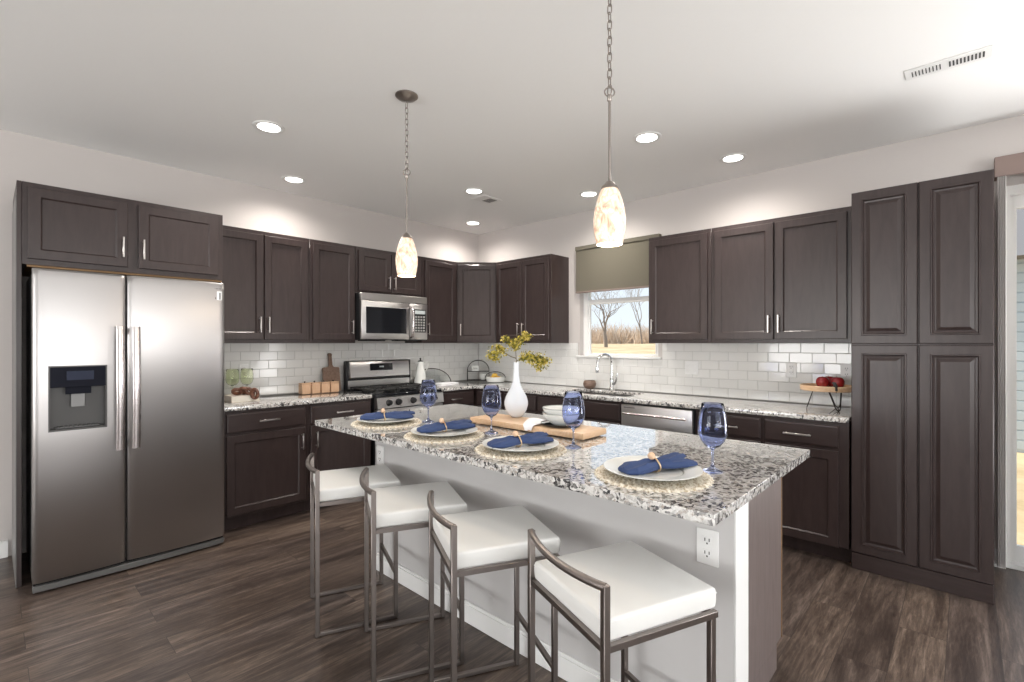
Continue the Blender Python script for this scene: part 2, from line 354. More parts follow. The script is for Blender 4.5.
# backsplash tiles
def tiles(length, holes, seed):
    rnd = random.Random(seed); b = B(); nb = 6
    if holes:
        h0, h1, hz = holes[0]; b.box(0, h0, -.0092, -.001, .916, 1.372).box(h0, h1, -.0092, -.001, .916, hz).box(h1, length, -.0092, -.001, .916, 1.372); nb = 18
    else: b.box(0, length, -.0092, -.001, .916, 1.372)
    TW, TH, G = .1524, .0762, .0025
    for row in range(6):
        off = (row % 2) * TW / 2; z0 = .9165 + row * TH
        x = -off
        while x < length - .004:
            xa, xb = max(x, 0) + G / 2, min(x + TW, length) - G / 2; za, zb = z0 + G / 2, z0 + TH - G / 2
            x += TW
            if xb - xa < .008: continue
            segs = [(xa, xb, za, zb)]
            for h0, h1, hz in holes:
                ns = []
                for (a, c, e, g_) in segs:
                    if g_ <= hz or c <= h0 or a >= h1: ns.append((a, c, e, g_)); continue
                    if a < h0 - .01: ns.append((a, h0, e, g_))
                    if c > h1 + .01: ns.append((h1, c, e, g_))
                    if hz - e > .01: ns.append((max(a, h0), min(c, h1), e, hz))
                segs = ns
            for a, c, e, g_ in segs:
                tx, tz = rnd.gauss(0, .0035), rnd.gauss(0, .0045)
                k = len(b.bm.verts); b.rings(a, c, e, min(g_, 1.3715), [(0, .004), (0, .0095), (.0018, .0115)]); b.bm.verts.ensure_lookup_table()
                cx_, cz_ = (a + c) / 2, (e + g_) / 2
                for v_ in list(b.bm.verts)[k:]:
                    if v_.co.y < -.008: v_.co.y += (v_.co.x - cx_) * tx + (v_.co.z - cz_) * tz
    b.bm.faces.ensure_lookup_table()
    for i, f_ in enumerate(b.bm.faces): f_.material_index = 1 if i < nb else 0
    return b
o = struct(tiles(3.06, [], 3).build('trim_1', [M['tile'], M['grout']], ang=20)); o.location = (-3.075, 0, 0); o['label'] = 'white subway tile backsplash behind the range'
b = tiles(3.98, [(-WY0 - .032, -WY1 + .032, WZ0 - .016)], 5)
o = struct(b.build('trim_2', [M['tile'], M['grout']], ang=20)); o.location = (0, -.012, 0); o.rotation_euler.z = RW; o['label'] = 'white subway tile backsplash below the window'

# ------------------------------------------------------------------ cabinets
SHAKER = [(0, 0), (0, .017), (.0025, .0195), (.052, .0195), (.0555, .016), (.060, .0115), (.060, .0105)]
RAISED = [(0, 0), (0, .016), (.004, .020), (.048, .020), (.051, .0235), (.056, .0235), (.061, .012), (.070, .0105), (.074, .011), (.092, .018)]
DRAWER = [(0, 0), (0, .015), (.004, .0195), (.010, .0205)]
def handle(parent, x, z, horiz, ln=.128, y=-.0195):
    b = B(); h = ln / 2
    if horiz:
        b.box(x - h, x + h, y - .034, y - .026, z - .0055, z + .0055, .002)
        for s_ in (-1, 1): b.box(x + s_ * h * .8 - .004, x + s_ * h * .8 + .004, y - .028, y, z - .004, z + .004)
    else:
        b.box(x - .0055, x + .0055, y - .034, y - .026, z - h, z + h, .002)
        for s_ in (-1, 1): b.box(x - .004, x + .004, y - .028, y, z + s_ * h * .8 - .004, z + s_ * h * .8 + .004)
    return b.build('handle', M['nickel'], parent)
def front(parent, kind, x0, x1, z0, z1, hx=None, hz=None, ln=.128, prof=None):
    b = B(); p = prof or (DRAWER if kind == 'drawer' else SHAKER)
    b.rings(x0, x1, z0, z1, p)
    d = b.build('drawer' if kind == 'drawer' else 'door', M['dark_h'] if kind == 'drawer' else M['dark'], parent, ang=6)
    if hx is not None: handle(d, hx, hz, kind == 'drawer', ln)
    return d
def cabinet(name, label, loc, rz, wdt, dep, z0, z1, fronts, group=None, toe=False, open_top=False, bottom=None):
    t = thing(name, label, 'cabinet', loc, rz, group)
    b = B()
    if toe:
        b.box(0, wdt, .0, dep, .105, z1, .0015); b.box(.0, wdt, .07, dep, 0.001, .105)
    else: b.box(0, wdt, .0, dep, z0, z1, .0015)
    b.build('carcass', M['dark'], t)
    if bottom: B().box(.003, wdt - .003, .012, dep - .003, z0 - .004, z0 - .0005).build('underside', bottom, t)
    for fr in fronts: front(t, *fr)
    return t
G1 = 'espresso wall cabinets along the range wall'; G2 = 'espresso wall cabinets along the window wall'
UB, UT = 1.372, 2.286; UD = .305
def up(x0): return (x0, -UD - .002, 0)       # front plane of the left-wall uppers
dz0, dz1 = UB + .03, UT - .033
cabinet('wall_cabinet', 'dark two-door wall cabinet just right of the refrigerator, above the green glasses', up(-3.078), 0, .768, UD, UB, UT,
        [('door', .016, .379, dz0, dz1, .350, 1.522), ('door', .389, .745, dz0, dz1, .416, 1.522)], G1)
cabinet('wall_cabinet', 'dark single-door wall cabinet between the two-door cabinet and the microwave', up(-2.309), 0, .437, UD, UB, UT,
        [('door', .024, .420, dz0, dz1, .392, 1.522)], G1)
cabinet('wall_cabinet', 'short two-door dark wall cabinet directly above the microwave', up(-1.871), 0, .762, UD, 1.848, UT,
        [('door', .028, .377, 1.872, dz1, .349, 1.965), ('door', .385, .735, 1.872, dz1, .413, 1.965)], G1)
cabinet('wall_cabinet', 'dark single-door wall cabinet right of the microwave, beside the corner cabinet', up(-1.108), 0, .487, UD, UB, UT,
        [('door', .035, .460, dz0, dz1, .066, 1.522)], G1)
# diagonal corner cabinet
t = thing('corner_wall_cabinet', 'dark diagonal wall cabinet set across the corner of the kitchen', 'cabinet', (0, 0, 0), 0)
B().prism([(-.003, -.003), (-.619, -.003), (-.619, -.305), (-.305, -.619), (-.003, -.619)], UB, UT).build('carcass', M['dark'], t)
d = front(t, 'door', .014, .430, dz0, dz1, .045, 1.522); d.location = (-.619, -.305, 0); d.rotation_euler.z = R(-45)
# right wall uppers
def upr(y0): return (-UD - .002, y0, 0)
t = cabinet('wall_cabinet', 'dark two-door wall cabinet between the corner and the kitchen window', upr(-.621), RW, .790, UD, UB, UT,
        [('door', .018, .391, dz0, dz1, .362, 1.522), ('door', .399, .772, dz0, dz1, .428, 1.522)], G2)
t = cabinet('wall_cabinet', 'dark single-door wall cabinet right beside the kitchen window', upr(-2.492), RW, .540, UD, UB, UT,
        [('door', .018, .512, dz0, dz1, .048, 1.512)], G2)
t = cabinet('wall_cabinet', 'wide dark two-door wall cabinet next to the tall pantry', upr(-3.033), RW, .955, UD, UB, UT,
        [('door', .027, .452, dz0, dz1, .424, 1.512), ('door', .464, .900, dz0, dz1, .490, 1.512)], G2)
# pantry
t = thing('pantry_cabinet', 'tall dark pantry cabinet with four raised-panel doors beside the patio door', 'cabinet', (-.625, -4.001, 0), RW)
B().box(0, .621, 0, .622, .001, 2.286, .0015).build('carcass', M['dark'], t)
for xa, xb in ((.002, .312), (.318, .620)):
    front(t, 'door', xa, xb, 1.369, 2.284, prof=RAISED); front(t, 'door', xa, xb, .105, 1.361, prof=RAISED)
B().box(.002, .620, -.012, 0, .001, .10, .002).build('plinth', M['dark_h'], t)
# refrigerator surround
t = thing('refrigerator_cabinet', 'dark cabinet bridging over the refrigerator with tall side panel at the far left', 'cabinet', (-4.118, -.625, 0), 0)
B().box(0, .020, 0, .622, .001, 2.286, .001).build('side_panel', M['dark'], t)
B().box(-.004, 0, -.002, .60, .001, 2.20, .001).build('edge_strip', M['greyp'], t)
B().box(.021, 1.034, 0, .622, 1.820, 2.286, .001).build('carcass', M['dark'], t)
B().box(.04, 1.030, .010, .61, 1.808, 1.8195).build('underside', M['raw'], t, 'light brown raw wood underside')
front(t, 'door', .044, .491, 1.852, 2.258, .467, 1.972, .128); front(t, 'door', .547, 1.000, 1.852, 2.258, .571, 1.970, .128)
# base cabinets, left wall
LF = -.626
def lo(x0): return (x0, LF, 0)
LT = .882; DT = .858; DBm = .722; DD = .700
G3 = 'espresso base cabinets along the range wall'; G4 = 'espresso base cabinets along the window wall'
cabinet('base_cabinet', 'dark base cabinet with one drawer and one door next to the refrigerator', lo(-3.083), 0, .615, .62, 0, LT,
        [('drawer', .018, .590, DBm, DT, .305, .792, .15), ('door', .018, .590, .125, DD, .558, .592)], G3, True)
cabinet('base_cabinet', 'dark base cabinet with one drawer and one door left of the range', lo(-2.467), 0, .570, .62, 0, LT,
        [('drawer', .016, .548, DBm, DT, .30, .792, .15), ('door', .016, .548, .125, DD, .060, .592)], G3, True)
cabinet('base_cabinet', 'dark base cabinet with a small drawer between the range and the corner', lo(-1.100), 0, .445, .62, 0, LT,
        [('drawer', .014, .425, DBm, DT, .175, .792, .14), ('door', .014, .425, .125, DD, .06, .592)], G3, True)
def lor(y0): return (-.626, y0, 0)
cabinet('corner_base_cabinet', 'plain dark base cabinet filling the corner under the arched wire rack', (-.626, -.003, 0), RW, 1.045, .62, 0, LT,
        [('drawer', .66, 1.03, DBm, DT, .845, .792, .13), ('door', .66, 1.03, .125, DD, 1.0, .592)], None, True)
cabinet('base_cabinet', 'dark base cabinet left of the sink, behind the white vase', lor(-1.049), RW, .450, .62, 0, LT,
        [('drawer', .014, .436, DBm, DT, .225, .792, .13), ('door', .014, .436, .125, DD, .40, .592)], G4, True)
# sink base built open so that the basin hangs inside
t = thing('sink_cabinet', 'dark sink base cabinet under the faucet, left of the dishwasher', 'cabinet', lor(-1.500), RW)
b = B(); b.box(0, .018, 0, .62, .105, LT).box(.896, .914, 0, .62, .105, LT).box(.018, .896, 0, .018, .105, LT).box(.018, .896, .02, .62, .105, .12).box(0, .914, .07, .62, .001, .105)
b.build('carcass', M['dark'], t)
front(t, 'drawer', .014, .450, DBm, DT); front(t, 'drawer', .464, .900, DBm, DT)
front(t, 'door', .014, .450, .125, DD, .42, .592); front(t, 'door', .464, .900, .125, DD, .494, .592)
cabinet('base_cabinet', 'dark base cabinet with a drawer immediately right of the dishwasher', lor(-3.036), RW, .465, .62, 0, LT,
        [('drawer', .020, .450, DBm, DT, .235, .785, .16), ('door', .020, .450, .105, DD, .06, .592)], G4, True)
cabinet('base_cabinet', 'dark base cabinet with a drawer below the apple stand, next to the pantry', lor(-3.502), RW, .488, .62, 0, LT,
        [('drawer', .014, .434, DBm, DT, .212, .785, .16), ('door', .014, .434, .105, DD, .06, .592)], G4, True)

# ------------------------------------------------------------------ worktops
CT0, CT1 = .8825, .914
o = B().box(-3.083, -1.902, -.652, -.014, CT0, CT1, .003, 2).build('granite_worktop', M['granite']); tag(o, 'short speckled granite worktop between refrigerator and range', 'worktop')
xs = [-1.102, -.652, -.520, -.150, -.014]; ys = [-3.990, -2.385, -1.655, -.652, -.014]
b = B(); b.slab(xs, ys, lambda i, j: not (i == 0 and j < 3) and not (i == 2 and j == 1), CT0, CT1)
o = b.build('granite_worktop', M['granite']); tag(o, 'long L-shaped speckled granite worktop holding the sink', 'worktop')
b = B(); 
b.box(-.528, -.142, -2.393, -1.647, .8745, .8815)
sk = thing('sink', 'stainless steel undermount sink basin set in the granite worktop', 'sink', (-.335, -2.02, 0))
b.bm.free(); b = B()
def bowlbox(b, x0, x1, y0, y1, z0, z1, th=.003):
    b.box(x0, x0 + th, y0, y1, z0, z1).box(x1 - th, x1, y0, y1, z0, z1).box(x0, x1, y0, y0 + th, z0, z1).box(x0, x1, y1 - th, y1, z0, z1).box(x0, x1, y0, y1, z0 - th, z0)
bowlbox(b, -.190, .190, -.372, .372, .68, .8815); b.build('basin', M['steel'], sk); B().lathe([(0, .004), (.03, .004), (.042, .0), (.042, -.001), (0, -.001)], (0, 0, .681), 20).build('drain', M['chrome'], sk)

# ------------------------------------------------------------------ refrigerator
t = thing('refrigerator', 'stainless steel side-by-side refrigerator with ice and water dispenser', 'refrigerator', (-4.063, -.82, 0))
B().box(.004, .930, .075, .76, .03, 1.770, .004).build('cabinet_body', M['greyp'], t)
def fdoor(x0, x1, hole=None):
    # slightly bowed door: cross-section bulges towards the viewer
    b = B(); nx = 14; z0, z1 = .064, 1.782; D = .072
    def yy(x): u = (x - x0) / (x1 - x0) * 2 - 1; e = max(0, abs(u) - .93) / .07; return -.012 * (1 - u * u) + .010 * e * e
    xs_ = [x0 + (x1 - x0) * i / nx for i in range(nx + 1)]
    xs_ = sorted(set(xs_ + [x0 + (x1 - x0) * .035, x1 - (x1 - x0) * .035, x0 + (x1-x0)*.012, x1 - (x1-x0)*.012] + ([hole[0], hole[1]] if hole else [])))
    zs = [z0, z0 + .004, z1 - .05, z1 - .012, z1]
    if hole: zs = sorted(zs + [hole[2], hole[3]])
    def zo(z): return .0 if z < z1 - .03 else (.004 if z < z1 - .005 else .016)
    V = {}
    for i, x in enumerate(xs_):
        for j, z in enumerate(zs): V[i, j] = b.bm.verts.new((x, yy(x) + zo(z) + (.003 if j == 0 else 0), z))
    W = {}
    for i, x in enumerate(xs_):
        for j, z in enumerate(zs):
            if i in (0, len(xs_) - 1) or j in (0, len(zs) - 1): W[i, j] = b.bm.verts.new((x, D, z))
    inh = lambda i, j: hole and xs_[i] >= hole[0] - 1e-6 and xs_[i + 1] <= hole[1] + 1e-6 and zs[j] >= hole[2] - 1e-6 and zs[j + 1] <= hole[3] + 1e-6
    for i in range(len(xs_) - 1):
        for j in range(len(zs) - 1):
            if not inh(i, j): b.bm.faces.new((V[i, j], V[i + 1, j], V[i + 1, j + 1], V[i, j + 1]))
    n_, m_ = len(xs_) - 1, len(zs) - 1
    for i in range(n_):
        for j in (0, m_): b.bm.faces.new((V[i, j], V[i + 1, j], W[i + 1, j], W[i, j]))
    for j in range(m_):
        for i in (0, n_): b.bm.faces.new((V[i, j], V[i, j + 1], W[i, j + 1], W[i, j]))
    b.bm.faces.new([W[0, 0], W[n_, 0], W[n_, m_], W[0, m_]]) if False else None
    return b
HO = (.061, .312, .882, 1.246)
ld = fdoor(.0, .400, HO).build('door', M['steel'], t)
rd = fdoor(.408, .934).build('door', M['steel'], t)
for d_, x, s_ in ((ld, .368, -1), (rd, .444, 1)):
    b = B(); pts = []
    for i in range(13):
        u = i / 12; z = .742 + .73 * u; bow = math.sin(PI * u)
        pts.append((x, -.045 - .020 * bow, z))
    # flat bar: a loft of rectangles
    prev = None
    for (px, py, pz) in pts:
        q = [b.bm.verts.new(p) for p in ((px - .019, py + .012, pz), (px - .019, py, pz), (px - .010, py - .007, pz), (px + .010, py - .007, pz), (px + .019, py, pz), (px + .019, py + .012, pz))]
        if prev:
            for j in range(6): b.bm.faces.new((prev[j], prev[(j + 1) % 6], q[(j + 1) % 6], q[j]))
        else: b.bm.faces.new(q[::-1])
        prev = q
    b.bm.faces.new(prev)
    for z in (.765, 1.445): b.box(x - .012, x + .012, -.040, -.002, z - .018, z + .018, .003)
    b.build('handle', M['steel_v'], d_)
# dispenser
dp = B(); x0, x1, z0, z1 = HO
dp.box(x0, x1, .058, .068, z0, z1).box(x0 - .0, x0 + .008, -.010, .06, z0, z1).box(x1 - .008, x1, -.012, .06, z0, z1).box(x0, x1, -.010, .06, z0, z0 + .010).box(x0, x1, -.011, .06, z1 - .008, z1)
# rounded corner fillets
for (cx_, cz_, sx_, sz_) in ((x0, z0, 1, 1), (x1, z0, -1, 1), (x0, z1, 1, -1), (x1, z1, -1, -1)):
    pl = [(cx_, cz_)] + [(cx_ + sx_ * .028 * (1 - math.sin(a * PI / 12)), cz_ + sz_ * .028 * (1 - math.cos(a * PI / 12))) for a in range(7)]
    q0 = [dp.bm.verts.new((x, -.0125, z)) for x, z in pl]; q1 = [dp.bm.verts.new((x, .01, z)) for x, z in pl]
    dp.bm.faces.new(q0); dp.bm.faces.new(q1[::-1])
    for j in range(len(pl)): dp.bm.faces.new((q0[j], q0[(j + 1) % len(pl)], q1[(j + 1) % len(pl)], q1[j]))
disp = dp.build('dispenser', M['dispg'], ld)
b = B(); b.prism([(x0 + .006, -.011), (x1 - .006, -.013), (x1 - .006, .05), (x0 + .006, .05)], 1.125, z1 - .006, .002)
b.prism([(x0 + .07, .0), (x1 - .07, .0), (x1 - .09, .045), (x0 + .09, .045)], 1.085, 1.125); b.build('control_panel', M['dispb'], disp)
b = B(); b.box(x0 + .075, x1 - .06, -.0145, -.0125, 1.165, 1.215); b.build('display', mat('dim_display', (.02, .026, .05), .5, Specular_IOR_Level=.2), disp)
b = B(); b.prism([(x0 + .095, .022), (x1 - .095, .022), (x1 - .095, .028), (x0 + .095, .028)], 1.01, 1.09, .002); b.build('paddle', mat('paddle_grey', (.22, .22, .22), .3), disp)
b = B(); b.box(x0 + .03, x1 - .03, .0, .055, z0 + .012, z0 + .020, .002)
for i in range(9): b.box(x0 + .045 + i * .0195, x0 + .050 + i * .0195, .002, .05, z0 + .020, z0 + .023)
b.build('drip_tray', mat('tray_grey', (.09, .09, .09), .3), disp)
b = B(); b.prism([(.0, .010), (.08, .004), (.46, -.004), (.86, .004), (.934, .014), (.934, .05), (0, .05)], .012, .046, .003); b.build('kick_grille', mat('grille_grey', (.10, .098, .095), .4), t)
B().box(.004, .930, .030, .07, .0465, .0635).build('door_gap', M['void'], t)
for x in (.06, .86):
    for y in (.09, .68): B().lathe([(0, .001), (.02, .001), (.02, .03), (0, .03)], (x, y, 0), 14).build('foot', M['black'], t)
stk = B().box(.852, .915, -.004, .001, 1.662, 1.722, .001).build('energy_sticker', mat('sticker_white', (.80, .82, .83), .4), rd)
B().box(.856, .871, -.0048, -.003, 1.668, 1.716).box(.900, .907, -.0048, -.003, 1.666, 1.712).box(.872, .880, -.0047, -.003, 1.668, 1.680).build('sticker_print', mat('sticker_black', (.04, .04, .04), .4), stk)
b = B()
for i in range(9): b.box(.836 + i * .0085, .836 + i * .0085 + (.0055 if i % 2 else .004), -.0042, .003, 1.7345, 1.7425)
b.build('nameplate', M['greyp'], rd)

# ------------------------------------------------------------------ microwave
t = thing('microwave', 'stainless steel over-the-range microwave with black window and curved handle', 'microwave', (-1.871, -.405, 0))
x1 = .760
B().box(.001, x1, .026, .400, 1.402, 1.845, .002).build('case', M['black'], t)
b = B(); b.box(.001, x1, 0, .026, 1.775, 1.846, .004); b.box(.02, x1 - .02, -.002, .0, 1.800, 1.803); b.build('top_vent', M['steel_b'], t)
dd = B().box(.001, .535, -.006, .024, 1.408, 1.772, .006, 2).build('door', M['steel_b'], t)
B().box(.05, .500, -.010, -.004, 1.465, 1.715, .003).build('window', M['blackgl'], dd)
b = B(); b.tube([(.545, -.008, 1.43), (.543, -.045, 1.442), (.542, -.062, 1.48), (.542, -.070, 1.58), (.542, -.062, 1.68), (.543, -.045, 1.72), (.545, -.008, 1.732)], .013, 10); b.build('handle', M['steel_v'], t)
cp = B().box(.540, x1, -.006, .024, 1.408, 1.772, .006, 2).build('control_panel', M['steel_b'], t)
b = B(); b.box(.590, .738, -.009, -.004, 1.480, 1.715, .002); b.build('keypad', M['black'], cp)
b = B(); b.box(.60, .728, -.0105, -.008, 1.668, 1.705); b.build('clock_display', mat('clock_glass', (.55, .6, .6), .2), cp)
b = B()
for i in range(4):
    for j in range(6): b.box(.602 + i * .033, .602 + i * .033 + .024, -.011, -.008, 1.490 + j * .028, 1.490 + j * .028 + .018, .002)
b.build('buttons', mat('button_grey', (.35, .35, .34), .4), cp)
b = B(); b.box(.08, .30, .06, .20, 1.392, 1.402, .002).box(.46, .68, .06, .20, 1.392, 1.402, .002); b.build('grease_filter', M['black'], t)

# ------------------------------------------------------------------ range
t = thing('gas_range', 'stainless steel gas range with black grates and four black knobs', 'range', (-1.877, -.645, 0))
W_ = .750
B().box(.002, W_, .0, .60, .10, .885, .003).build('body', M['black'], t)
b = B(); b.box(.0, W_ + .002, -.02, .60, .886, .912, .004); b.build('cooktop', M['blackgl'], t)
b = B(); b.prism([(0, 0), (1, 0), (1, 1), (0, 1)], 0, 1); b.bm.free(); b = B()
pl = [(-.055, .785), (-.040, .880), (0, .885), (0, .785)]
q0 = [b.bm.verts.new((.002, y, z)) for y, z in pl]; q1 = [b.bm.verts.new((W_, y, z)) for y, z in pl]
b.bm.faces.new(q0); b.bm.faces.new(q1[::-1])
for j in range(4): b.bm.faces.new((q0[j], q0[(j + 1) % 4], q1[(j + 1) % 4], q1[j]))
cpn = b.build('control_panel', M['steel_b'], t)
for x in (.12, .222, .383, .493, .631):
    b = B(); b.lathe([(0, .034), (.020, .034), (.024, .028), (.028, .006), (.031, .0), (0, 0)], (0, 0, 0), 20, 'Y'); b.box(-.004, .004, -.042, -.03, -.018, .018, .002)
    k = b.build('knob', M['black'], cpn); k.location = (x, -.049, .832); k.rotation_euler.x = R(-9)
od = B().box(.004, W_ - .002, -.045, -.002, .24, .775, .006, 2).build('oven_door', M['steel_b'], t)
B().box(.10, .65, -.048, -.044, .36, .62, .002).build('window', M['blackgl'], od)
b = B(); b.tube([(.05, -.095, .725), (.70, -.095, .725)], .012, 12)
for x in (.07, .68): b.tube([(x, -.045, .725), (x, -.095, .725)], .009, 8)
b.build('handle', M['steel_v'], od)
B().box(.004, W_ - .002, -.04, -.002, .11, .23, .005).build('storage_drawer', M['steel_b'], t)
# backguard
b = B(); b.box(.002, W_ - .002, .505, .560, .905, 1.196, .005); bgd = b.build('backguard', M['black'], t)
B().box(.02, W_ - .02, .500, .5045, .925, 1.005, .001).build('splash_strip', M['steel_b'], bgd)
b = B(); pr_ = [(.504, 1.022), (.490, 1.026), (.481, 1.036), (.483, 1.08), (.489, 1.14), (.495, 1.180), (.501, 1.192), (.504, 1.194)]
sxs = [.030, .036, .20, .215, .55, .565, W_ - .036, W_ - .030]; dpt = [.020, 0, 0, -.003, -.003, 0, 0, .020]
prevr = None
for x_, dy in zip(sxs, dpt):
    rg = [b.bm.verts.new((x_, min(y + dy, .5044), z)) for y, z in pr_]
    if prevr:
        for j in range(len(pr_) - 1): b.bm.faces.new((prevr[j], prevr[j + 1], rg[j + 1], rg[j]))
    prevr = rg
con = b.build('console', M['steel_b'], bgd)
b = B(); b.prism([(.245, 0), (.505, 0), (.505, .006), (.245, .006)], 0, .068, .001); od_ = b.build('oven_display', M['blackgl'], con); od_.location = (0, .4735, 1.098); od_.rotation_euler.x = R(-6)
b = B(); b.box(.35, .40, -.0006, .0005, .030, .044); dg = b.build('clock_digits', mat('clock_digits', (.45, .5, .5), .4), od_)
# grates and burners
b = B()
for gx0, gx1 in ((.022, .252), (.260, .490), (.498, .728)):
    for y in (.03, .24, .455): b.box(gx0, gx1, y, y + .012, .936, .950, .002)
    for x in (gx0, (gx0 + gx1) / 2 - .006, gx1 - .012): b.box(x, x + .012, .03, .467, .936, .950, .002)
    for cy_ in (.14, .355):
        cx_ = (gx0 + gx1) / 2
        for an in (45, 135, 225, 315): b.tube([(cx_ + .03 * math.cos(R(an)), cy_ + .03 * math.sin(R(an)), .945), (cx_ + .10 * math.cos(R(an)), cy_ + .10 * math.sin(R(an)), .945)], .006, 6)
    for x in (gx0 + .006, gx1 - .006):
        for y in (.036, .461): b.box(x - .005, x + .005, y - .005, y + .005, .912, .938)
b.build('burner_grate', M['iron'], t)
for cx_ in (.137, .613):
    for cy_ in (.14, .355): B().lathe([(0, .018), (.03, .018), (.034, .012), (.045, .010), (.05, 0), (0, 0)], (cx_, cy_, .9125), 20).build('burner', M['iron'], t)
B().lathe([(0, .018), (.03, .018), (.034, .012), (.045, .010), (.05, 0), (0, 0)], (.375, .25, .9125), 20, sx=.8, sy=1.6).build('burner', M['iron'], t)

# ------------------------------------------------------------------ dishwasher
t = thing('dishwasher', 'stainless steel dishwasher with bar handle beneath the window-side worktop', 'dishwasher', (-.630, -2.420, 0), RW)
B().box(.004, .606, .0, .60, .10, .872).box(.02, .59, .05, .60, .002, .10).build('tub', M['black'], t)
dw = B().box(.006, .604, -.028, -.001, .125, .868, .005, 2).build('door', M['steel_b'], t)
b = B(); b.tube([(.04, -.062, .800), (.57, -.062, .800)], .009, 10)
for x in (.06, .55): b.tube([(x, -.028, .800), (x, -.062, .800)], .007, 8)
b.build('handle', M['steel_v'], dw)
B().box(.03, .13, -.0292, -.0275, .842, .850).build('nameplate', M['greyp'], dw)

# ------------------------------------------------------------------ island
KX0, KX1 = -2.615, -2.495; IY0, IY1 = -1.875, -3.975
t = thing('kitchen_island', 'kitchen island base with grey paneled stool side and dark cabinet end', 'island', (0, 0, 0))
B().box(KX0, KX1, IY1, IY0, .001, CT0 - .001, .001).build('knee_wall', M['knee'], t)
b = B(); b.box(KX0 - .013, KX0, IY1 - .013, IY0 + .013, .001, .088, .002).box(KX0 - .010, KX0, IY1 - .010, IY0 + .010, .088, .104, .003)
b.box(KX0 - .013, KX1 + .0, IY0, IY0 + .013, .001, .088).box(KX0 - .013, KX1 + .013, IY1 - .013, IY1, .001, .104, .002)
b.build('baseboard', M['trim'], t)
b = B(); b.box(KX0 + .001, KX1 + .001, IY1 - .006, IY1 - .0005, .104, CT0 - .003, .001)
b.prism([(KX0 + .002, IY1 - .02), (KX1 + .015, IY1 - .02), (KX1 + .015, IY1 + .001), (KX0 + .002, IY1 + .001)], CT0 - .022, CT0 - .002, .002)
b.build('corner_board', M['trim'], t, 'white painted board capping the wall end')
b = B(); b.box(KX1 + .001, -1.895, IY1 + .045, IY1 + .063, .105, CT0 - .001, .001).box(KX1 + .001, -1.965, IY1 + .045, IY1 + .063, .001, .1049); b.build('end_panel', M['endp'], t)
B().box(-1.8945, -1.889, IY1 + .043, IY1 + .065, .105, CT0 - .001).build('panel_edge', M['raw'], t)
b = B(); b.box(KX1 + .001, -1.905, IY1 + .064, IY0 - .02, .105, CT0 - .001).box(KX1 + .001, -1.975, IY1 + .064, IY0 - .02, .001, .1045); b.build('cabinet_body', M['dark'], t)
b = B(); b.box(KX1 + .001, -1.895, IY0 - .0195, IY0 - .002, .001, CT0 - .001); b.build('end_panel', M['dark'], t)
for i in range(4):   # fronts on the working side
    w_ = (IY0 - .03 - (IY1 + .07)) / 4; y0_ = IY1 + .07 + i * w_
    d = front(t, 'drawer', .006, w_ - .006, DBm, DT, w_ / 2, .792); d.location = (-1.9045, y0_, 0); d.rotation_euler.z = PI / 2
    d = front(t, 'door', .006, w_ - .006, .125, DD, .05 if i % 2 else w_ - .05, .592); d.location = (-1.9045, y0_, 0); d.rotation_euler.z = PI / 2
o = B().box(-2.905, -1.812, -4.022, -1.683, CT0, CT1, .0016, 1).build('island_worktop', M['granite']); tag(o, 'large speckled granite island worktop set with four place settings', 'worktop')

# ------------------------------------------------------------------ wall plates
def plate(loc, rz, label, wide=.072, kind='outlet', group='white electrical plates'):
    t = thing('outlet_plate' if kind == 'outlet' else 'switch_plate', label, 'outlet' if kind == 'outlet' else 'switch', loc, rz, group)
    B().box(-wide / 2, wide / 2, -.006, 0, -.058, .058, .002).build('cover', M['plate_w'], t)
    if kind == 'outlet':
        for z in (-.021, .021):
            s_ = B().box(-.017, .017, -.008, -.005, z - .014, z + .014, .003).build('socket', M['plate_w'], t)
            b = B(); b.box(-.0085, -.0055, -.0088, -.0075, z - .001, z + .009).box(.0055, .0085, -.0088, -.0075, z - .001, z + .009).box(-.0025, .0025, -.0088, -.0075, z - .0105, z - .0055); b.build('slots', M['slot'], s_)
    else:
        for x in ((-wide / 4, wide / 4) if wide > .1 else (0,)): B().box(x - .016, x + .016, -.010, -.005, -.033, .033, .003).build('rocker', M['plate_w'], t)
    return t
plate((KX0 - .0005, -3.893, .705), RW, 'white duplex outlet on the near end of the island wall')
plate((KX0 - .0005, -1.935, .696), RW, 'white duplex outlet at the far end of the island, above the first stool')
plate((-2.745, -.012, 1.135), 0, 'white outlet on the tiles behind the green wine glasses')
plate((-.012, -2.75, 1.155), RW, 'white double switch plate on tiles just right of the window', .116, 'switch')
plate((-.012, -3.53, 1.165), RW, 'white outlet on the tiles left of the apple stand')
plate((-.012, -3.885, 1.165), RW, 'white outlet on the tiles behind the red apples')

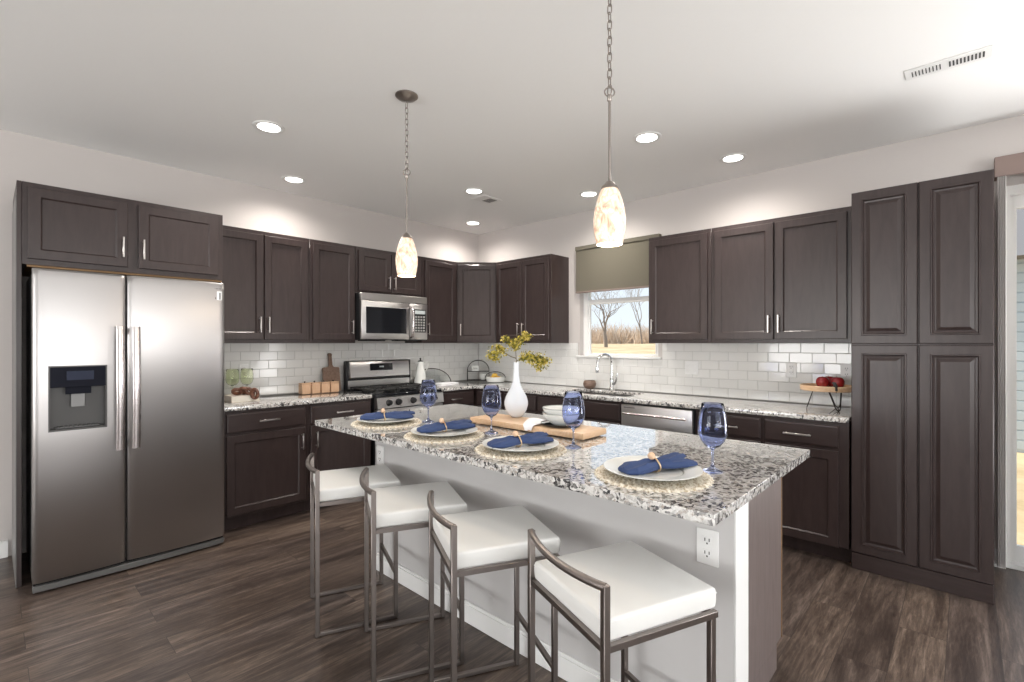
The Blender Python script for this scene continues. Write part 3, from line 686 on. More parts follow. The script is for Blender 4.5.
# ------------------------------------------------------------------ bar stools
def make_stool(label):
    t = thing('bar_stool', label, 'bar stool', group='white bar stools along the island')
    hw, d_, r_ = .196, .365, .0095
    for s_ in (-1, 1):
        B().box(-r_, r_, s_ * hw - r_, s_ * hw + r_, .002, .778, .0015).build('rear_leg', M['stoolm'], t)
        b = B(); b.box(d_ - r_, d_ + r_, s_ * (hw - .006) - r_, s_ * (hw - .006) + r_, .002, .612, .0015); b.build('front_leg', M['stoolm'], t)
        B().box(r_, d_ - r_, s_ * (hw - .003) - .009, s_ * (hw - .003) + .009, .003, .019, .0015).build('floor_runner', M['stoolm'], t)
    b = B()
    for s_ in (-1, 1): b.box(r_, d_ + .015, s_ * (hw - .002) - .008, s_ * (hw - .002) + .008, .608, .626, .001)
    b.box(-.008, .008, -hw + r_, hw - r_, .608, .626, .001).box(d_ - .008, d_ + .008, -hw + .014, hw - .014, .608, .626, .001)
    b.build('seat_frame', M['stoolm'], t)
    B().box(d_ - .008, d_ + .008, -hw + .016, hw - .016, .215, .233, .0015).build('footrest', M['stoolm'], t)
    pts = []
    for i in range(17):
        u = i / 16; y = (u * 2 - 1) * hw; pts.append((-.032 * math.sin(PI * u) ** .8 if 0 < u < 1 else 0, y, .771 - .004 * math.sin(PI * u)))
    B().tube(pts, .011, 10).build('back_rail', M['stoolm'], t)
    # cushion: soft box, slightly domed, rounded front corners
    b = bmesh.new(); nx, ny = 10, 10; L0, L1, hy = .006, .388, .185
    bmesh.ops.create_cube(b, size=1)
    for v_ in b.verts: v_.co = Vector((L0 + (v_.co.x + .5) * (L1 - L0), v_.co.y * 2 * hy, .624 + (v_.co.z + .5) * .058))
    bmesh.ops.subdivide_edges(b, edges=b.edges[:], cuts=7, use_grid_fill=True)
    bmesh.ops.bevel(b, geom=[e for e in b.edges if e.calc_face_angle(0) > R(60)], offset=.009, segments=3, profile=.6, affect='EDGES')
    for v_ in b.verts:
        u = (v_.co.x - L0) / (L1 - L0) * 2 - 1; w2 = v_.co.y / hy; dome = max(0, 1 - u ** 4) * max(0, 1 - w2 ** 4)
        if v_.co.z > .665: v_.co.z += .006 * dome
        side = max(0, 1 - ((v_.co.z - .655) / .03) ** 2) * .003
        if abs(w2) > .97: v_.co.y += math.copysign(side, v_.co.y)
        if abs(u) > .97: v_.co.x += math.copysign(side, u)
    bb = B(); bb.add(b); cu = bb.build('cushion', M['leather'], t, ang=60)
    b = B(); zz = .668; hh = hy + .0005
    b.tube([(L0 - .001, -hh, zz), (L1 + .001, -hh, zz), (L1 + .001, hh, zz), (L0 - .001, hh, zz)], .0022, 6, closed=True); b.build('seam_piping', M['leather'], cu)
    return t
st = make_stool('white leather bar stool nearest the camera, in front of the island outlet')
st.location = (-3.117, -3.680, 0); st.rotation_euler.z = R(-21.7)
dup(st, (-3.100, -3.113, 0), R(-27.0), 'white leather bar stool, second from the camera, at the third place setting')
dup(st, (-3.086, -2.600, 0), R(-26.5), 'white leather bar stool, third from the camera, at the second place setting')
dup(st, (-3.107, -2.115, 0), R(-21.5), 'white leather bar stool farthest from the camera, beside the dark base cabinets')

# ------------------------------------------------------------------ pendants
def make_pendant(label, chain_len):
    t = thing('pendant_light', label, 'pendant light', group='alabaster pendant lights over the island')
    # origin at ceiling
    B().lathe([(0, -.03), (.012, -.03), (.022, -.026), (.050, -.018), (.062, -.008), (.062, -.001), (0, -.001)], (0, 0, 0), 32).build('ceiling_canopy', M['pendm'], t)
    rod_top = -.438; b = B(); z = -.034; i = 0
    n_ = 13; pitch = (-.045 - rod_top) / n_
    for i in range(n_):
        zc = -.040 - pitch * (i + .5); pts = []
        for k in range(14):
            a = 2 * PI * k / 14; dx = .0085 * math.cos(a); dz = .0125 * math.sin(a) + (.0065 if math.sin(a) > 0 else -.0065)
            pts.append((dx, 0, zc + dz) if i % 2 else (0, dx, zc + dz))
        b.tube(pts, .0022, 6, closed=True)
    b.build('chain', M['pendm'], t)
    b = B(); b.tube([(.014 * math.cos(2 * PI * k / 18), -.014 * math.cos(2 * PI * k / 18) * .9, rod_top + .012 + .017 * math.sin(2 * PI * k / 18)) for k in range(18)], .0028, 6, closed=True)
    b.lathe([(0, rod_top + .002), (.009, rod_top), (.009, rod_top - .02), (.006, rod_top - .024), (.0052, rod_top - .024), (.0052, -.775), (0, -.775)], (0, 0, 0), 16)
    b.build('rod', M['pendm'], t)
    B().lathe([(.005, -.758), (.012, -.762), (.020, -.772), (.030, -.782), (.033, -.790), (.030, -.792), (0, -.792)], (0, 0, 0), 28).build('shade_cap', M['pendm'], t)
    prof = [(.031, -.781), (.040, -.800), (.051, -.832), (.060, -.870), (.0645, -.905), (.0640, -.940), (.059, -.975), (.052, -1.006), (.0515, -1.008), (.0490, -1.006), (.056, -.973), (.061, -.940), (.0615, -.905), (.057, -.870), (.048, -.832), (.037, -.800), (.028, -.783)]
    prof = [(q_[0] * .93, -.786 + (q_[1] + .781) * .93) for q_ in prof]
    B().lathe(prof + [prof[0]], (0, 0, 0), 40).build('glass_shade', M['shade'], t)
    B().lathe([(0, -.93), (.014, -.925), (.024, -.905), (.026, -.885), (.018, -.86), (.012, -.84), (.012, -.79), (0, -.79)], (0, 0, 0), 20).build('bulb', emis('bulb_glow', (1, .86, .66), 3) if 'bulb_glow' not in bpy.data.materials else bpy.data.materials['bulb_glow'], t)
    return t
p1 = make_pendant('hanging alabaster pendant farther from the camera, in front of the microwave', 0); p1.location = (-2.654, -2.256, H - .0005)
p2 = dup(p1, (-2.640, -3.536, H - .0005), 0, 'larger-looking alabaster pendant nearer the camera, in front of the window shade')
for (x, y) in ((-2.654, -2.256), (-2.640, -3.536)):
    lamp('pendant_bulb_light', 'POINT', (x, y, 1.72), (0, 0, 0), 4, (1, .82, .62), shadow_soft_size=.04)

# ------------------------------------------------------------------ recessed lights and ceiling vents
spots = [(-3.016, -1.286, 'left-front, nearest the refrigerator'), (-2.485, -.402, 'over the cabinets beside the refrigerator'), (-1.25, -1.276, 'in the middle of the ceiling next to the small vent'),
         (-.463, -.404, 'closest to the far corner'), (-.471, -1.983, 'above the sink, left of the near pendant'), (-1.241, -2.961, 'right of the near pendant, larger looking'), (-.477, -3.255, 'over the wide cabinet beside the pantry')]
first = None
for i, (x, y, s_) in enumerate(spots):
    lab = 'round white recessed ceiling light ' + s_
    if first is None:
        first = thing('recessed_light', lab, 'ceiling light', (x, y, H - .0005), 0, 'recessed ceiling lights')
        B().lathe([(.066, 0), (.094, 0), (.094, -.004), (.088, -.007), (.072, -.006), (.066, -.003), (.066, 0)], (0, 0, 0), 36).build('trim_ring', M['trim'], first)
        B().lathe([(0, -.003), (.066, -.003), (.066, -.001), (0, -.001)], (0, 0, 0), 36).build('lens', M['lens'], first)
    else: dup(first, (x, y, H - .0005), 0, lab)
    lamp('downlight', 'SPOT', (x, y, H - .012), (0, 0, 0), 70, (1, .94, .87), spot_size=R(162), spot_blend=1.0, shadow_soft_size=.06)
t = thing('ceiling_vent', 'long white slotted air vent in the ceiling at the upper right', 'vent', (-1.035, -4.445, H - .0005), R(-90))
b = B(); b.box(-.160, .160, -.060, .060, -.006, 0, .002); b.build('frame', M['trim'], t)
b = B()
for i in range(10): b.box(.008 + i * .0132, .0148 + i * .0132, -.028, .030, -.0075, -.0055)
for i in range(9): b.box(-.132 + i * .0132, -.1275 + i * .0132, -.028, .030, -.0075, -.0055)
b.build('louver_slots', M['slot'], t)
t = thing('ceiling_vent', 'small square white ceiling vent beside the middle recessed light', 'vent', (-1.00, -1.18, H - .0005), 0)
B().box(-.12, .12, -.09, .09, -.006, 0, .002).build('frame', M['trim'], t)
b = B()
for i in range(7): b.box(-.01, .085, -.055 + i * .016, -.047 + i * .016, -.0075, -.0055)
b.build('louver_slots', M['slot'], t)

# ------------------------------------------------------------------ window shade and patio blinds
t = thing('window_shade', 'olive fabric shade pulled half way down over the kitchen window', 'window shade', (-.01, -1.535, 0), RW)
b = B(); b.box(0, .935, -.056, -.002, 2.330, 2.372, .004); b.build('headrail', M['fabric_shade'], t)
b = B(); n_ = 22; prev = None
zs = [2.33 - i * (2.33 - 1.905) / (2 * n_) for i in range(2 * n_ + 1)]
fr = [(-.044 if i % 2 else -.0425, z) for i, z in enumerate(zs)]; bk = [(-.020 if i % 2 else -.0215, z) for i, z in enumerate(zs)]
pl = fr + bk[::-1]
q0 = [b.bm.verts.new((.004, y, z)) for y, z in pl]; q1 = [b.bm.verts.new((.931, y, z)) for y, z in pl]
for j in range(len(pl)): b.bm.faces.new((q0[j], q0[(j + 1) % len(pl)], q1[(j + 1) % len(pl)], q1[j]))
nn = len(fr)
for q in (q0, q1):
    for j in range(nn - 1): b.bm.faces.new((q[j], q[j + 1], q[len(pl) - 2 - j], q[len(pl) - 1 - j]))
b.build('pleated_fabric', M['fabric_shade'], t)
B().box(.003, .932, -.050, -.014, 1.890, 1.906, .003).build('bottom_rail', M['valance'], t)
t = thing('vertical_blind', 'vertical blind with brown valance hung over the patio door', 'blind', (-.004, -4.640, 0), RW)
b = B(); b.box(0, 2.2, -.105, -.093, 2.368, 2.488, .002).box(0, .012, -.093, -.002, 2.368, 2.488).box(0, 2.2, -.093, -.002, 2.476, 2.488); b.build('valance', M['valance'], t)
B().box(.014, 2.19, -.075, -.045, 2.40, 2.43).build('track', M['trim'], t)
def vane_mesh():
    b = B(); prev = None
    for i in range(7):
        u = i / 6 * 2 - 1; x = u * .042; y = .006 * (1 - u * u)
        q = [b.bm.verts.new(p) for p in ((x, y, .03), (x, y + .0012, .03), (x, y + .0012, 2.40), (x, y, 2.40))]
        if prev:
            for j in range(4): b.bm.faces.new((prev[j], prev[(j + 1) % 4], q[(j + 1) % 4], q[j]))
        else: b.bm.faces.new(q)
        prev = q
    b.bm.faces.new(prev); return b.build('vane', M['vane'], t)
v0 = None
for i, (x, a) in enumerate([(.020 + .0075 * k, 86) for k in range(5)] + [(.185, 82), (.30, 82), (.415, 82), (.53, 82), (.645, 82), (.76, 82), (.90, 82), (1.1, 82), (1.3, 82), (1.5, 82), (1.7, 82), (1.9, 82), (2.1, 82)]):
    v_ = vane_mesh() if v0 is None else v0.copy()
    if v0 is None: v0 = v_
    else: COL.objects.link(v_); v_.parent = t
    v_.location = (x, -.062, 0); v_.rotation_euler.z = R(a)

# ------------------------------------------------------------------ place settings on the island
TOP = CT1 + .0005
def make_mat(label):
    b = B(); rows = 8; Rm = .197; n = 240; rings = []
    rnd = random.Random(5)
    for k in range(rows):
        r0 = Rm * k / rows; r1 = Rm * (k + 1) / rows
        for j_, (rr, hh) in enumerate(((r0 + .001, .0012), ((r0 + r1) / 2, .0075), (r1 - .001, .0012))):
            ring = []
            for j in range(n):
                tw = math.sin(j * (PI / 3) + k * 1.9 + j_)
                ring.append(b.bm.verts.new(((rr + (.0045 if k == rows - 1 else .0025) * tw) * math.cos(2 * PI * j / n), (rr + (.0045 if k == rows - 1 else .0025) * tw) * math.sin(2 * PI * j / n), hh + (.0026 * math.sin(j * PI / 3 + k * 1.9 + 2) if j_ == 1 else 0))))
            rings.append(ring)
    for A, C_ in zip(rings, rings[1:]):
        for j in range(n): b.bm.faces.new((A[j], A[(j + 1) % n], C_[(j + 1) % n], C_[j]))
    b.bm.faces.new(rings[0])
    low = [b.bm.verts.new((v.co.x, v.co.y, 0)) for v in rings[-1]]
    for j in range(n): b.bm.faces.new((rings[-1][j], rings[-1][(j + 1) % n], low[(j + 1) % n], low[j]))
    b.bm.faces.new(low[::-1])
    return tag(b.build('placemat', M['straw'], ang=80), label, 'placemat', 'round woven placemats')
def make_plate(label):
    b = B()
    b.lathe([(0, .004), (.085, .004), (.100, .006), (.108, .011), (.118, .0135), (.150, .0175), (.163, .0205), (.1655, .0205), (.1655, .0185), (.150, .0145), (.116, .0095), (.105, .004), (.092, 0), (0, 0)], n=64)
    t = thing('dinner_plate', label, 'plate', group='white dinner plates')
    b.build('plate_body', M['porc'], t)
    B().lathe([(.101, .0068), (.1035, .0085), (.1055, .0098), (.1065, .0103), (.104, .0092), (.101, .0068)], n=64).build('well_line', M['porcg'], t)
    return t
def make_napkin(label):
    # a cloth drawn through a ring: fan - waist - fan, folds running lengthwise
    t = thing('blue_napkin', label, 'napkin', group='folded blue napkins')
    b = B()
    def lobe(path, wid, thk, nf, ph, NC=40):
        # path: spine points; folds run lengthwise as sharp pleats
        rings = []; NS = 18
        def ev(tab, u):
            k = u * (len(tab) - 1); i = min(int(k), len(tab) - 2); q = k - i; q = q * q * (3 - 2 * q); a_, c_ = tab[i], tab[i + 1]
            return a_ + (c_ - a_) * q if not isinstance(a_, tuple) else tuple(m_ + (n_ - m_) * q for m_, n_ in zip(a_, c_))
        for i in range(NS + 1):
            u = i / NS; px_, py_, pz_ = ev(path, u); wd_ = ev(wid, u); th = ev(thk, u); p2 = ev(path, min(1, u + .02)); p1 = ev(path, max(0, u - .02))
            an = math.atan2(p2[1] - p1[1], p2[0] - p1[0]); ring = []
            for j in range(NC):
                a = 2 * PI * j / NC; ca, sa = math.cos(a), math.sin(a)
                pl_ = 1 - .50 * abs(math.sin(nf * a / 2 + ph + 1.2 * u)) ** .7
                lat = ca * wd_; z = pz_ + (max(sa, -.6) * th * (pl_ if sa > -.2 else 1))
                ring.append(b.bm.verts.new((px_ - math.sin(an) * lat, py_ + math.cos(an) * lat, max(z, .0006))))
            rings.append(ring)
        for A, C_ in zip(rings, rings[1:]):
            for j in range(NC): b.bm.faces.new((A[j], A[(j + 1) % NC], C_[(j + 1) % NC], C_[j]))
        b.bm.faces.new(rings[0][::-1]); b.bm.faces.new(rings[-1])
    lobe([(-.132, .004, .012), (-.105, .002, .014), (-.06, 0, .016), (.0, 0, .018)], [.026, .040, .034, .016], [.010, .018, .020, .016], 7, .4)
    lobe([(-.128, -.006, .008), (-.09, -.010, .010), (-.05, -.006, .012), (.0, -.002, .014)], [.018, .030, .026, .014], [.007, .010, .012, .012], 5, 1.4)
    lobe([(-.012, 0, .018), (.035, .006, .018), (.085, .022, .020), (.135, .036, .022)], [.015, .026, .028, .020], [.016, .018, .015, .008], 7, .9)
    lobe([(-.012, 0, .016), (.04, -.008, .014), (.09, -.018, .014), (.128, -.030, .013)], [.015, .026, .030, .016], [.014, .015, .013, .007], 6, 2.0)
    lobe([(-.012, 0, .014), (.05, .0, .010), (.09, .002, .008), (.115, .002, .006)], [.014, .034, .038, .022], [.012, .010, .008, .005], 5, .2)
    b.build('cloth', M['bluec'], t, ang=70)
    b = B(); b.tube([(-.004 + .002 * math.sin(q), .033 * math.cos(q), .016 + .026 * math.sin(q)) for q in [2 * PI * k / 24 for k in range(24)] ], .0028, 8, closed=True)
    return t, b
def make_ring(label):
    t = thing('napkin_ring', label, 'napkin ring', group='napkin rings with a wooden bead')
    b = B(); b.tube([(.003 * math.sin(2 * q), .0265 * math.cos(q), .0165 + .0195 * math.sin(q)) for q in [2 * PI * k / 28 for k in range(28)]], .0026, 8, closed=True)
    b.build('band', M['ring'], t)
    b = B(); b.lathe([(0, -.012), (.006, -.011), (.010, -.006), (.0115, 0), (.010, .006), (.006, .011), (0, .012)], (-.010, .002, .0425), 16, 'Y'); b.build('bead', M['bead'], t)
    return t
def make_glass(name, label, m, prof, group, thick=.0016):
    inner = [(max(r - thick, .0), z + (thick if i == 0 else 0)) for i, (r, z) in enumerate(prof['bowl'])]
    foot = prof['foot']
    outer = foot + prof['bowl']
    rim = prof['bowl'][-1]
    pts = [(0, 0)] + outer + [(rim[0] - thick * .5, rim[1] + .0008)] + inner[::-1]
    pts[-1] = (0, inner[0][1] + .002)
    t = tag(B().lathe(pts, n=40).build(name, m, ang=60), label, 'glass', group)
    return t
WINE = dict(foot=[(.0355, .0), (.0365, .0015), (.033, .004), (.018, .009), (.008, .016), (.0045, .028), (.0038, .045), (.0038, .066), (.0050, .076)],
            bowl=[(.010, .083), (.026, .092), (.040, .110), (.0485, .132), (.0505, .152), (.0485, .180), (.0430, .212), (.0372, .243)])
SET = [(-2.664, -2.076, 'farthest from the camera'), (-2.680, -2.615, 'second farthest from the camera'), (-2.660, -3.106, 'third from the far end'), (-2.657, -3.716, 'nearest the camera')]
GLS = [(-2.480, -2.222), (-2.476, -2.740), (-2.473, -3.250), (-2.461, -3.850)]
NAP = [(-2.660, -2.075, -34), (-2.655, -2.600, -14), (-2.662, -3.108, -17), (-2.645, -3.730, -20)]
mt0 = make_mat('x'); pl0 = make_plate('x'); np0, bb_ = make_napkin('x'); bb_.bm.free(); rg0 = make_ring('x'); np0.scale = (1.12, 1.15, 1.3); rg0.scale = (1.1, 1.12, 1.18)
gl0 = make_glass('wine_glass', 'x', M['blue'], WINE, 'blue wine glasses')
for i, (x, y, where) in enumerate(SET):
    q = (x, y, TOP)
    L1 = 'round braided straw placemat at the setting ' + where
    L2 = 'white dinner plate on the straw mat at the setting ' + where
    L3 = 'blue cloth napkin on the plate ' + where
    L4 = 'gold napkin ring with wooden bead on the napkin ' + where
    L5 = 'stemmed blue wine glass at the setting ' + where
    a = R(17 * i + 10); nx, ny, na = NAP[i]; zn = TOP + .0095 + .0090
    if i == 0:
        for o, l, lc, rz in ((mt0, L1, q, a), (pl0, L2, (x, y, TOP + .0098), a), (np0, L3, (nx, ny, zn), R(na)), (gl0, L5, (*GLS[i], TOP), 0)):
            o['label'] = l; o.location = lc; o.rotation_euler.z = rz
    else:
        dup(mt0, q, a, L1); dup(pl0, (x, y, TOP + .0098), a, L2); dup(np0, (nx, ny, zn), R(na), L3); dup(gl0, (*GLS[i], TOP), 0, L5)
    u = R(na); rx, ry = nx - .014 * math.cos(u), ny - .014 * math.sin(u)
    if i == 0: rg0['label'] = L4; rg0.location = (rx, ry, zn + .001); rg0.rotation_euler.z = u
    else: dup(rg0, (rx, ry, zn + .001), u, L4)

# ------------------------------------------------------------------ serving board, vase, bowls
bx = thing('serving_board', 'long light wooden serving board in the middle of the island', 'board', (-2.240, -2.822, TOP), R(-89))
B().box(-.384, .384, -.105, .105, .006, .036, .004, 2).build('board_body', M['board'], bx)
b = B(); b.bm.free()
for x in (-.35, .32): B().box(x, x + .03, -.09, .09, 0, .0062).build('foot', M['board'], bx)
BT = TOP + .0365
prof = [(0, 0), (.026, 0), (.030, .003), (.046, .018), (.060, .042), (.0680, .070), (.0675, .090), (.060, .117), (.046, .143), (.031, .170), (.021, .200), (.0170, .235), (.0155, .275), (.0165, .303), (.0180, .312), (.0150, .311), (.0135, .275), (.015, .235), (.010, .20), (0, .19)]
va = tag(B().lathe(prof, n=48).build('bottle_vase', M['opal'], ang=60), 'white long-necked teardrop vase on the serving board', 'vase'); va.location = (-2.170, -2.632, BT)
# branches: three stems with yellow-green leaf clusters
br_ = thing('leafy_branch', 'twig with three clusters of yellow-green leaves standing in the white vase', 'branch', (-2.170, -2.632, BT))
RTx, RTy = .6813, -.7320
def W3(a, z, dpt=0): return (a * RTx - dpt * RTy * -1, a * RTy + dpt * RTx, z)
stems = [[W3(0, .20), W3(.002, .315), W3(0, .335), W3(-.004, .39), W3(.004, .43), W3(.012, .46)],
         [W3(0, .335), W3(-.03, .345), W3(-.065, .365), W3(-.10, .385), W3(-.125, .375)],
         [W3(.001, .318), W3(.03, .335), W3(.07, .345), W3(.11, .335), W3(.15, .345)],
         [W3(-.004, .39), W3(-.028, .42), W3(-.048, .445)], [W3(.004, .41), W3(.03, .445), W3(.058, .465)], [W3(.08, .343), W3(.11, .31), W3(.13, .29)]]
b = B()
for s_ in stems: b.tube(s_, .0022, 6, radii=[.0028 - .0016 * i / (len(s_) - 1) for i in range(len(s_))])
b.build('stem', M['stem'], br_)
rnd = random.Random(11)
def leafm(b, c, ln):
    d = Vector((rnd.gauss(0, 1), rnd.gauss(0, 1), rnd.gauss(0, 1))).normalized(); n_ = d.orthogonal().normalized(); n_.rotate(Matrix.Rotation(rnd.uniform(0, 6.28), 3, d)); s2 = d.cross(n_)
    c = Vector(c); P_ = [c, c + d * ln * .3 + s2 * ln * .30 + n_ * ln * .06, c + d * ln * .7 + s2 * ln * .26 + n_ * ln * .07, c + d * ln, c + d * ln * .7 - s2 * ln * .26 + n_ * ln * .07, c + d * ln * .3 - s2 * ln * .30 + n_ * ln * .06]
    mid = c + d * ln * .5 - n_ * ln * .03
    vs = [b.bm.verts.new(p) for p in P_]; m_ = b.bm.verts.new(mid); m2_ = b.bm.verts.new(mid - n_ * .0008)
    for j in range(6): b.bm.faces.new((vs[j], vs[(j + 1) % 6], m_)); b.bm.faces.new((vs[(j + 1) % 6], vs[j], m2_))
for cl in ([(-.125, .362, .028), (-.105, .385, .026), (-.145, .345, .022), (-.085, .372, .018), (-.12, .335, .020), (-.092, .40, .015)],
           [(-.050, .438, .016), (-.030, .420, .016), (-.012, .405, .014), (.012, .42, .020), (.020, .44, .018), (.045, .452, .014), (.062, .458, .013), (.055, .475, .012), (-.062, .45, .012), (.0, .395, .014)],
           [(.06, .345, .026), (.09, .345, .032), (.12, .335, .034), (.15, .325, .028), (.172, .322, .020), (.12, .30, .028), (.135, .282, .018), (.10, .325, .028), (.155, .30, .018), (.04, .335, .016)]):
    b = B()
    for a, z, r_ in cl:
        for k in range(int(28 + r_ * 2000)):
            leafm(b, W3(a + rnd.gauss(0, r_ * .5), z + rnd.gauss(0, r_ * .45), rnd.gauss(0, r_ * .6)), rnd.uniform(.010, .0165))
    b.build('leaf_cluster', M['leaf'], br_, ang=80)
def bowl_profile(R_, h, r0, th=.004): return [(0, .0), (r0, 0), (r0 + .004, .004), (R_ * .80, h * .42), (R_ * .95, h * .78), (R_, h), (R_ - th, h), (R_ * .95 - th, h * .78), (R_ * .80 - th, h * .44), (r0, .008), (0, .007)]
BC = (-2.222, -2.995)
o = tag(B().lathe([(0, 0), (.075, 0), (.095, .006), (.107, .013), (.107, .015), (.093, .009), (.076, .004), (0, .004)], n=48).build('dark_plate', M['black']), 'black round plate under the stacked white bowls', 'plate'); o.location = (*BC, BT)
for i, (z, lab) in enumerate(((.0045, 'white bowl on the black plate, lower of the stacked pair'), (.030, 'white bowl with grey rim, upper of the stacked pair'))):
    t = thing('stacked_bowl', lab, 'bowl', (BC[0], BC[1], BT + z), 0, 'stacked white bowls')
    B().lathe(bowl_profile(.098, .060, .045), n=48).build('bowl_body', M['porc'], t)
    B().lathe([(.0955, .058), (.0988, .058), (.0988, .0625), (.0935, .0625), (.0935, .058), (.0955, .058)], n=48).build('rim', M['porcg'], t, 'grey glazed rim')
b = B(); n1_, n2_ = 12, 22; Lc, Wc = .19, .196; g0 = []; g1 = []
def cl_edge(v_):
    d_ = v_ * Wc
    return (-d_, 0) if d_ < .165 else (-.165 - min(.010, d_ - .165), -(d_ - .165) * .9)
for i in range(n1_ + 1):
    ra, rb = [], []
    for j in range(n2_ + 1):
        u, v_ = i / n1_, j / n2_; x = (u - .5) * Lc * (1 - .80 * v_); y, dz_ = cl_edge(v_)
        z = .006 + .005 * (1 + math.sin(7 * u + 3 * v_)) * (1 - v_ * .4) + dz_
        ra.append(b.bm.verts.new((x, y, z))); rb.append(b.bm.verts.new((x, y + (.002 if dz_ < 0 else 0), z - .0022)))
    g0.append(ra); g1.append(rb)
for i in range(n1_):
    for j in range(n2_):
        b.bm.faces.new((g0[i][j], g0[i + 1][j], g0[i + 1][j + 1], g0[i][j + 1])); b.bm.faces.new((g1[i][j + 1], g1[i + 1][j + 1], g1[i + 1][j], g1[i][j]))
for i in range(n1_):
    for j in (0, n2_): b.bm.faces.new((g0[i][j], g1[i][j], g1[i + 1][j], g0[i + 1][j]))
for j in range(n2_):
    for i in (0, n1_): b.bm.faces.new((g0[i][j], g0[i][j + 1], g1[i][j + 1], g1[i][j]))
o = tag(b.build('white_napkin', M['whitec'], ang=80), 'small white cloth napkin hanging over the edge of the serving board', 'napkin')
o.location = (-2.190, -2.856, BT); o.rotation_euler.z = R(-80)

# ------------------------------------------------------------------ things on the range-wall worktop
GRN = dict(foot=[(.036, 0), (.036, .0015), (.015, .006), (.0045, .014), (.0038, .05), (.0038, .09), (.005, .102)], bowl=[(.012, .108), (.030, .116), (.044, .134), (.0495, .158), (.0485, .19), (.0450, .225), (.0430, .243)])
g0_ = make_glass('green_wine_glass', 'green-tinted wine glass standing closest to the refrigerator', M['green'], GRN, 'green wine glasses'); g0_.location = (-2.862, -.110, TOP)
dup(g0_, (-2.752, -.110, TOP), 0, 'green-tinted wine glass on the right of the pair, in front of the tiles')
t = thing('cream_book', 'thick cream-coloured book lying on the worktop beside the refrigerator', 'book', (-2.865, -.330, TOP), R(4))
b = B(); b.box(-.105, .105, -.085, .085, 0, .003, .001).box(-.105, .105, -.085, .085, .049, .052, .001).box(-.105, -.101, -.085, .085, .003, .049); b.build('cover', mat('cream_cover', (.66, .58, .50), .6), t)
B().box(-.100, .102, -.082, .082, .0032, .0488).build('pages', mat('book_pages', (.70, .66, .58), .9), t)
t = thing('wooden_chain', 'carved reddish-brown wooden chain ornament draped on the cream book', 'ornament', (-2.872, -.390, TOP + .053), R(8))
for c, rot in (((-.040, .012, .030), (50, 20, 20)), ((.002, .002, .034), (100, 35, 60)), ((.036, -.020, .026), (40, 40, -20)), ((.062, -.052, .008), (80, 75, 40))):
    b = B(); b.tube([(.036 * math.cos(a), 0, .022 * math.sin(a)) for a in [2 * PI * q / 20 for q in range(20)]], .0135, 10, closed=True)
    l_ = b.build('link', M['chain'], t, ang=80); l_.location = c; l_.rotation_euler = [R(v_) for v_ in rot]
cn = None
for i, w_ in enumerate(('leftmost, closest to the refrigerator', 'second from the left', 'third from the left', 'rightmost, in front of the walnut board')):
    x = -2.285 + i * .090; lab = 'square light wood canister with knob lid, ' + w_
    if cn is None:
        cn = thing('wooden_canister', lab, 'canister', (x, -.155, TOP), 0, 'square wooden canisters')
        B().box(-.039, .039, -.039, .039, 0, .084, .003).build('canister_body', M['canw'], cn)
        ld_ = B().box(-.039, .039, -.039, .039, .0855, .098, .003).build('lid', M['canw'], cn)
        B().lathe([(0, .098), (.004, .098), (.005, .103), (.008, .108), (.006, .113), (0, .114)], n=14).build('knob', M['iron'], ld_)
    else: dup(cn, (x, -.155, TOP), 0, lab)
b = B(); pts = [(-.085, 0), (.085, 0), (.085, .215), (.078, .225), (.030, .228), (.018, .245), (.016, .330), (.020, .350), (.012, .362), (-.012, .362), (-.020, .350), (-.016, .330), (-.018, .245), (-.030, .228), (-.078, .225), (-.085, .215)]
b.prism(pts, 0, .018, .002); o = tag(b.build('paddle_board', M['walnut']), 'dark walnut paddle cutting board leaning on the tiles behind the canisters', 'cutting board')
o.location = (-1.995, -.092, TOP + .001); o.rotation_euler = (R(81), 0, 0)
t = thing('ceramic_pitcher', 'tall white tapered pitcher with looped handle right of the range', 'pitcher', (-1.045, -.20, TOP), R(-43))
B().lathe([(0, 0), (.062, 0), (.067, .004), (.066, .05), (.058, .11), (.046, .17), (.036, .22), (.033, .245), (.036, .258), (.033, .258), (.030, .245), (.030, .23), (0, .23)], n=36).build('pitcher_body', M['porc'], t)
B().lathe([(0, .232), (.0295, .232), (.0295, .262), (.020, .268), (.006, .270), (.006, .278), (.010, .286), (.008, .296), (0, .298)], n=20).build('lid', M['iron'], t)
B().tube([(.034, 0, .24), (.06, 0, .258), (.088, 0, .252), (.092, 0, .235), (.078, 0, .19), (.052, 0, .15)], .005, 8).build('handle', M['porc'], t)
B().prism([(-.030, -.014), (-.030, .014), (-.058, 0)], .235, .256, .002).build('spout', M['porc'], t)
t = thing('glass_tray', 'clear glass tray with curved dark rim leaning on the tiles right of the pitcher', 'tray', (-.81, -.085, TOP), R(0))
b = B(); arc = [(.265 * math.cos(a), 0, .168 * math.sin(a)) for a in [PI * q / 20 for q in range(21)]]
b.tube(arc, .005, 8); b.tube([arc[0], arc[-1]], .005, 8)
rm_ = b.build('rim', M['wire'], t); rm_.location = (0, -.03, .006); rm_.rotation_euler.x = R(-14)
b = B(); q = [b.bm.verts.new((x, y, z)) for y in (-.002, .002) for x, _, z in arc]; n_ = len(arc)
b.bm.faces.new(q[:n_]); b.bm.faces.new(q[n_:][::-1])
for j in range(n_): b.bm.faces.new((q[j], q[(j + 1) % n_], q[n_ + (j + 1) % n_], q[n_ + j]))
gp = b.build('glass_panel', M['clearg'], t); gp.location = (0, -.03, .006); gp.rotation_euler.x = R(-14)
t = thing('folded_towel', 'folded white kitchen towel in front of the glass tray', 'towel', (-.83, -.36, TOP), R(8))
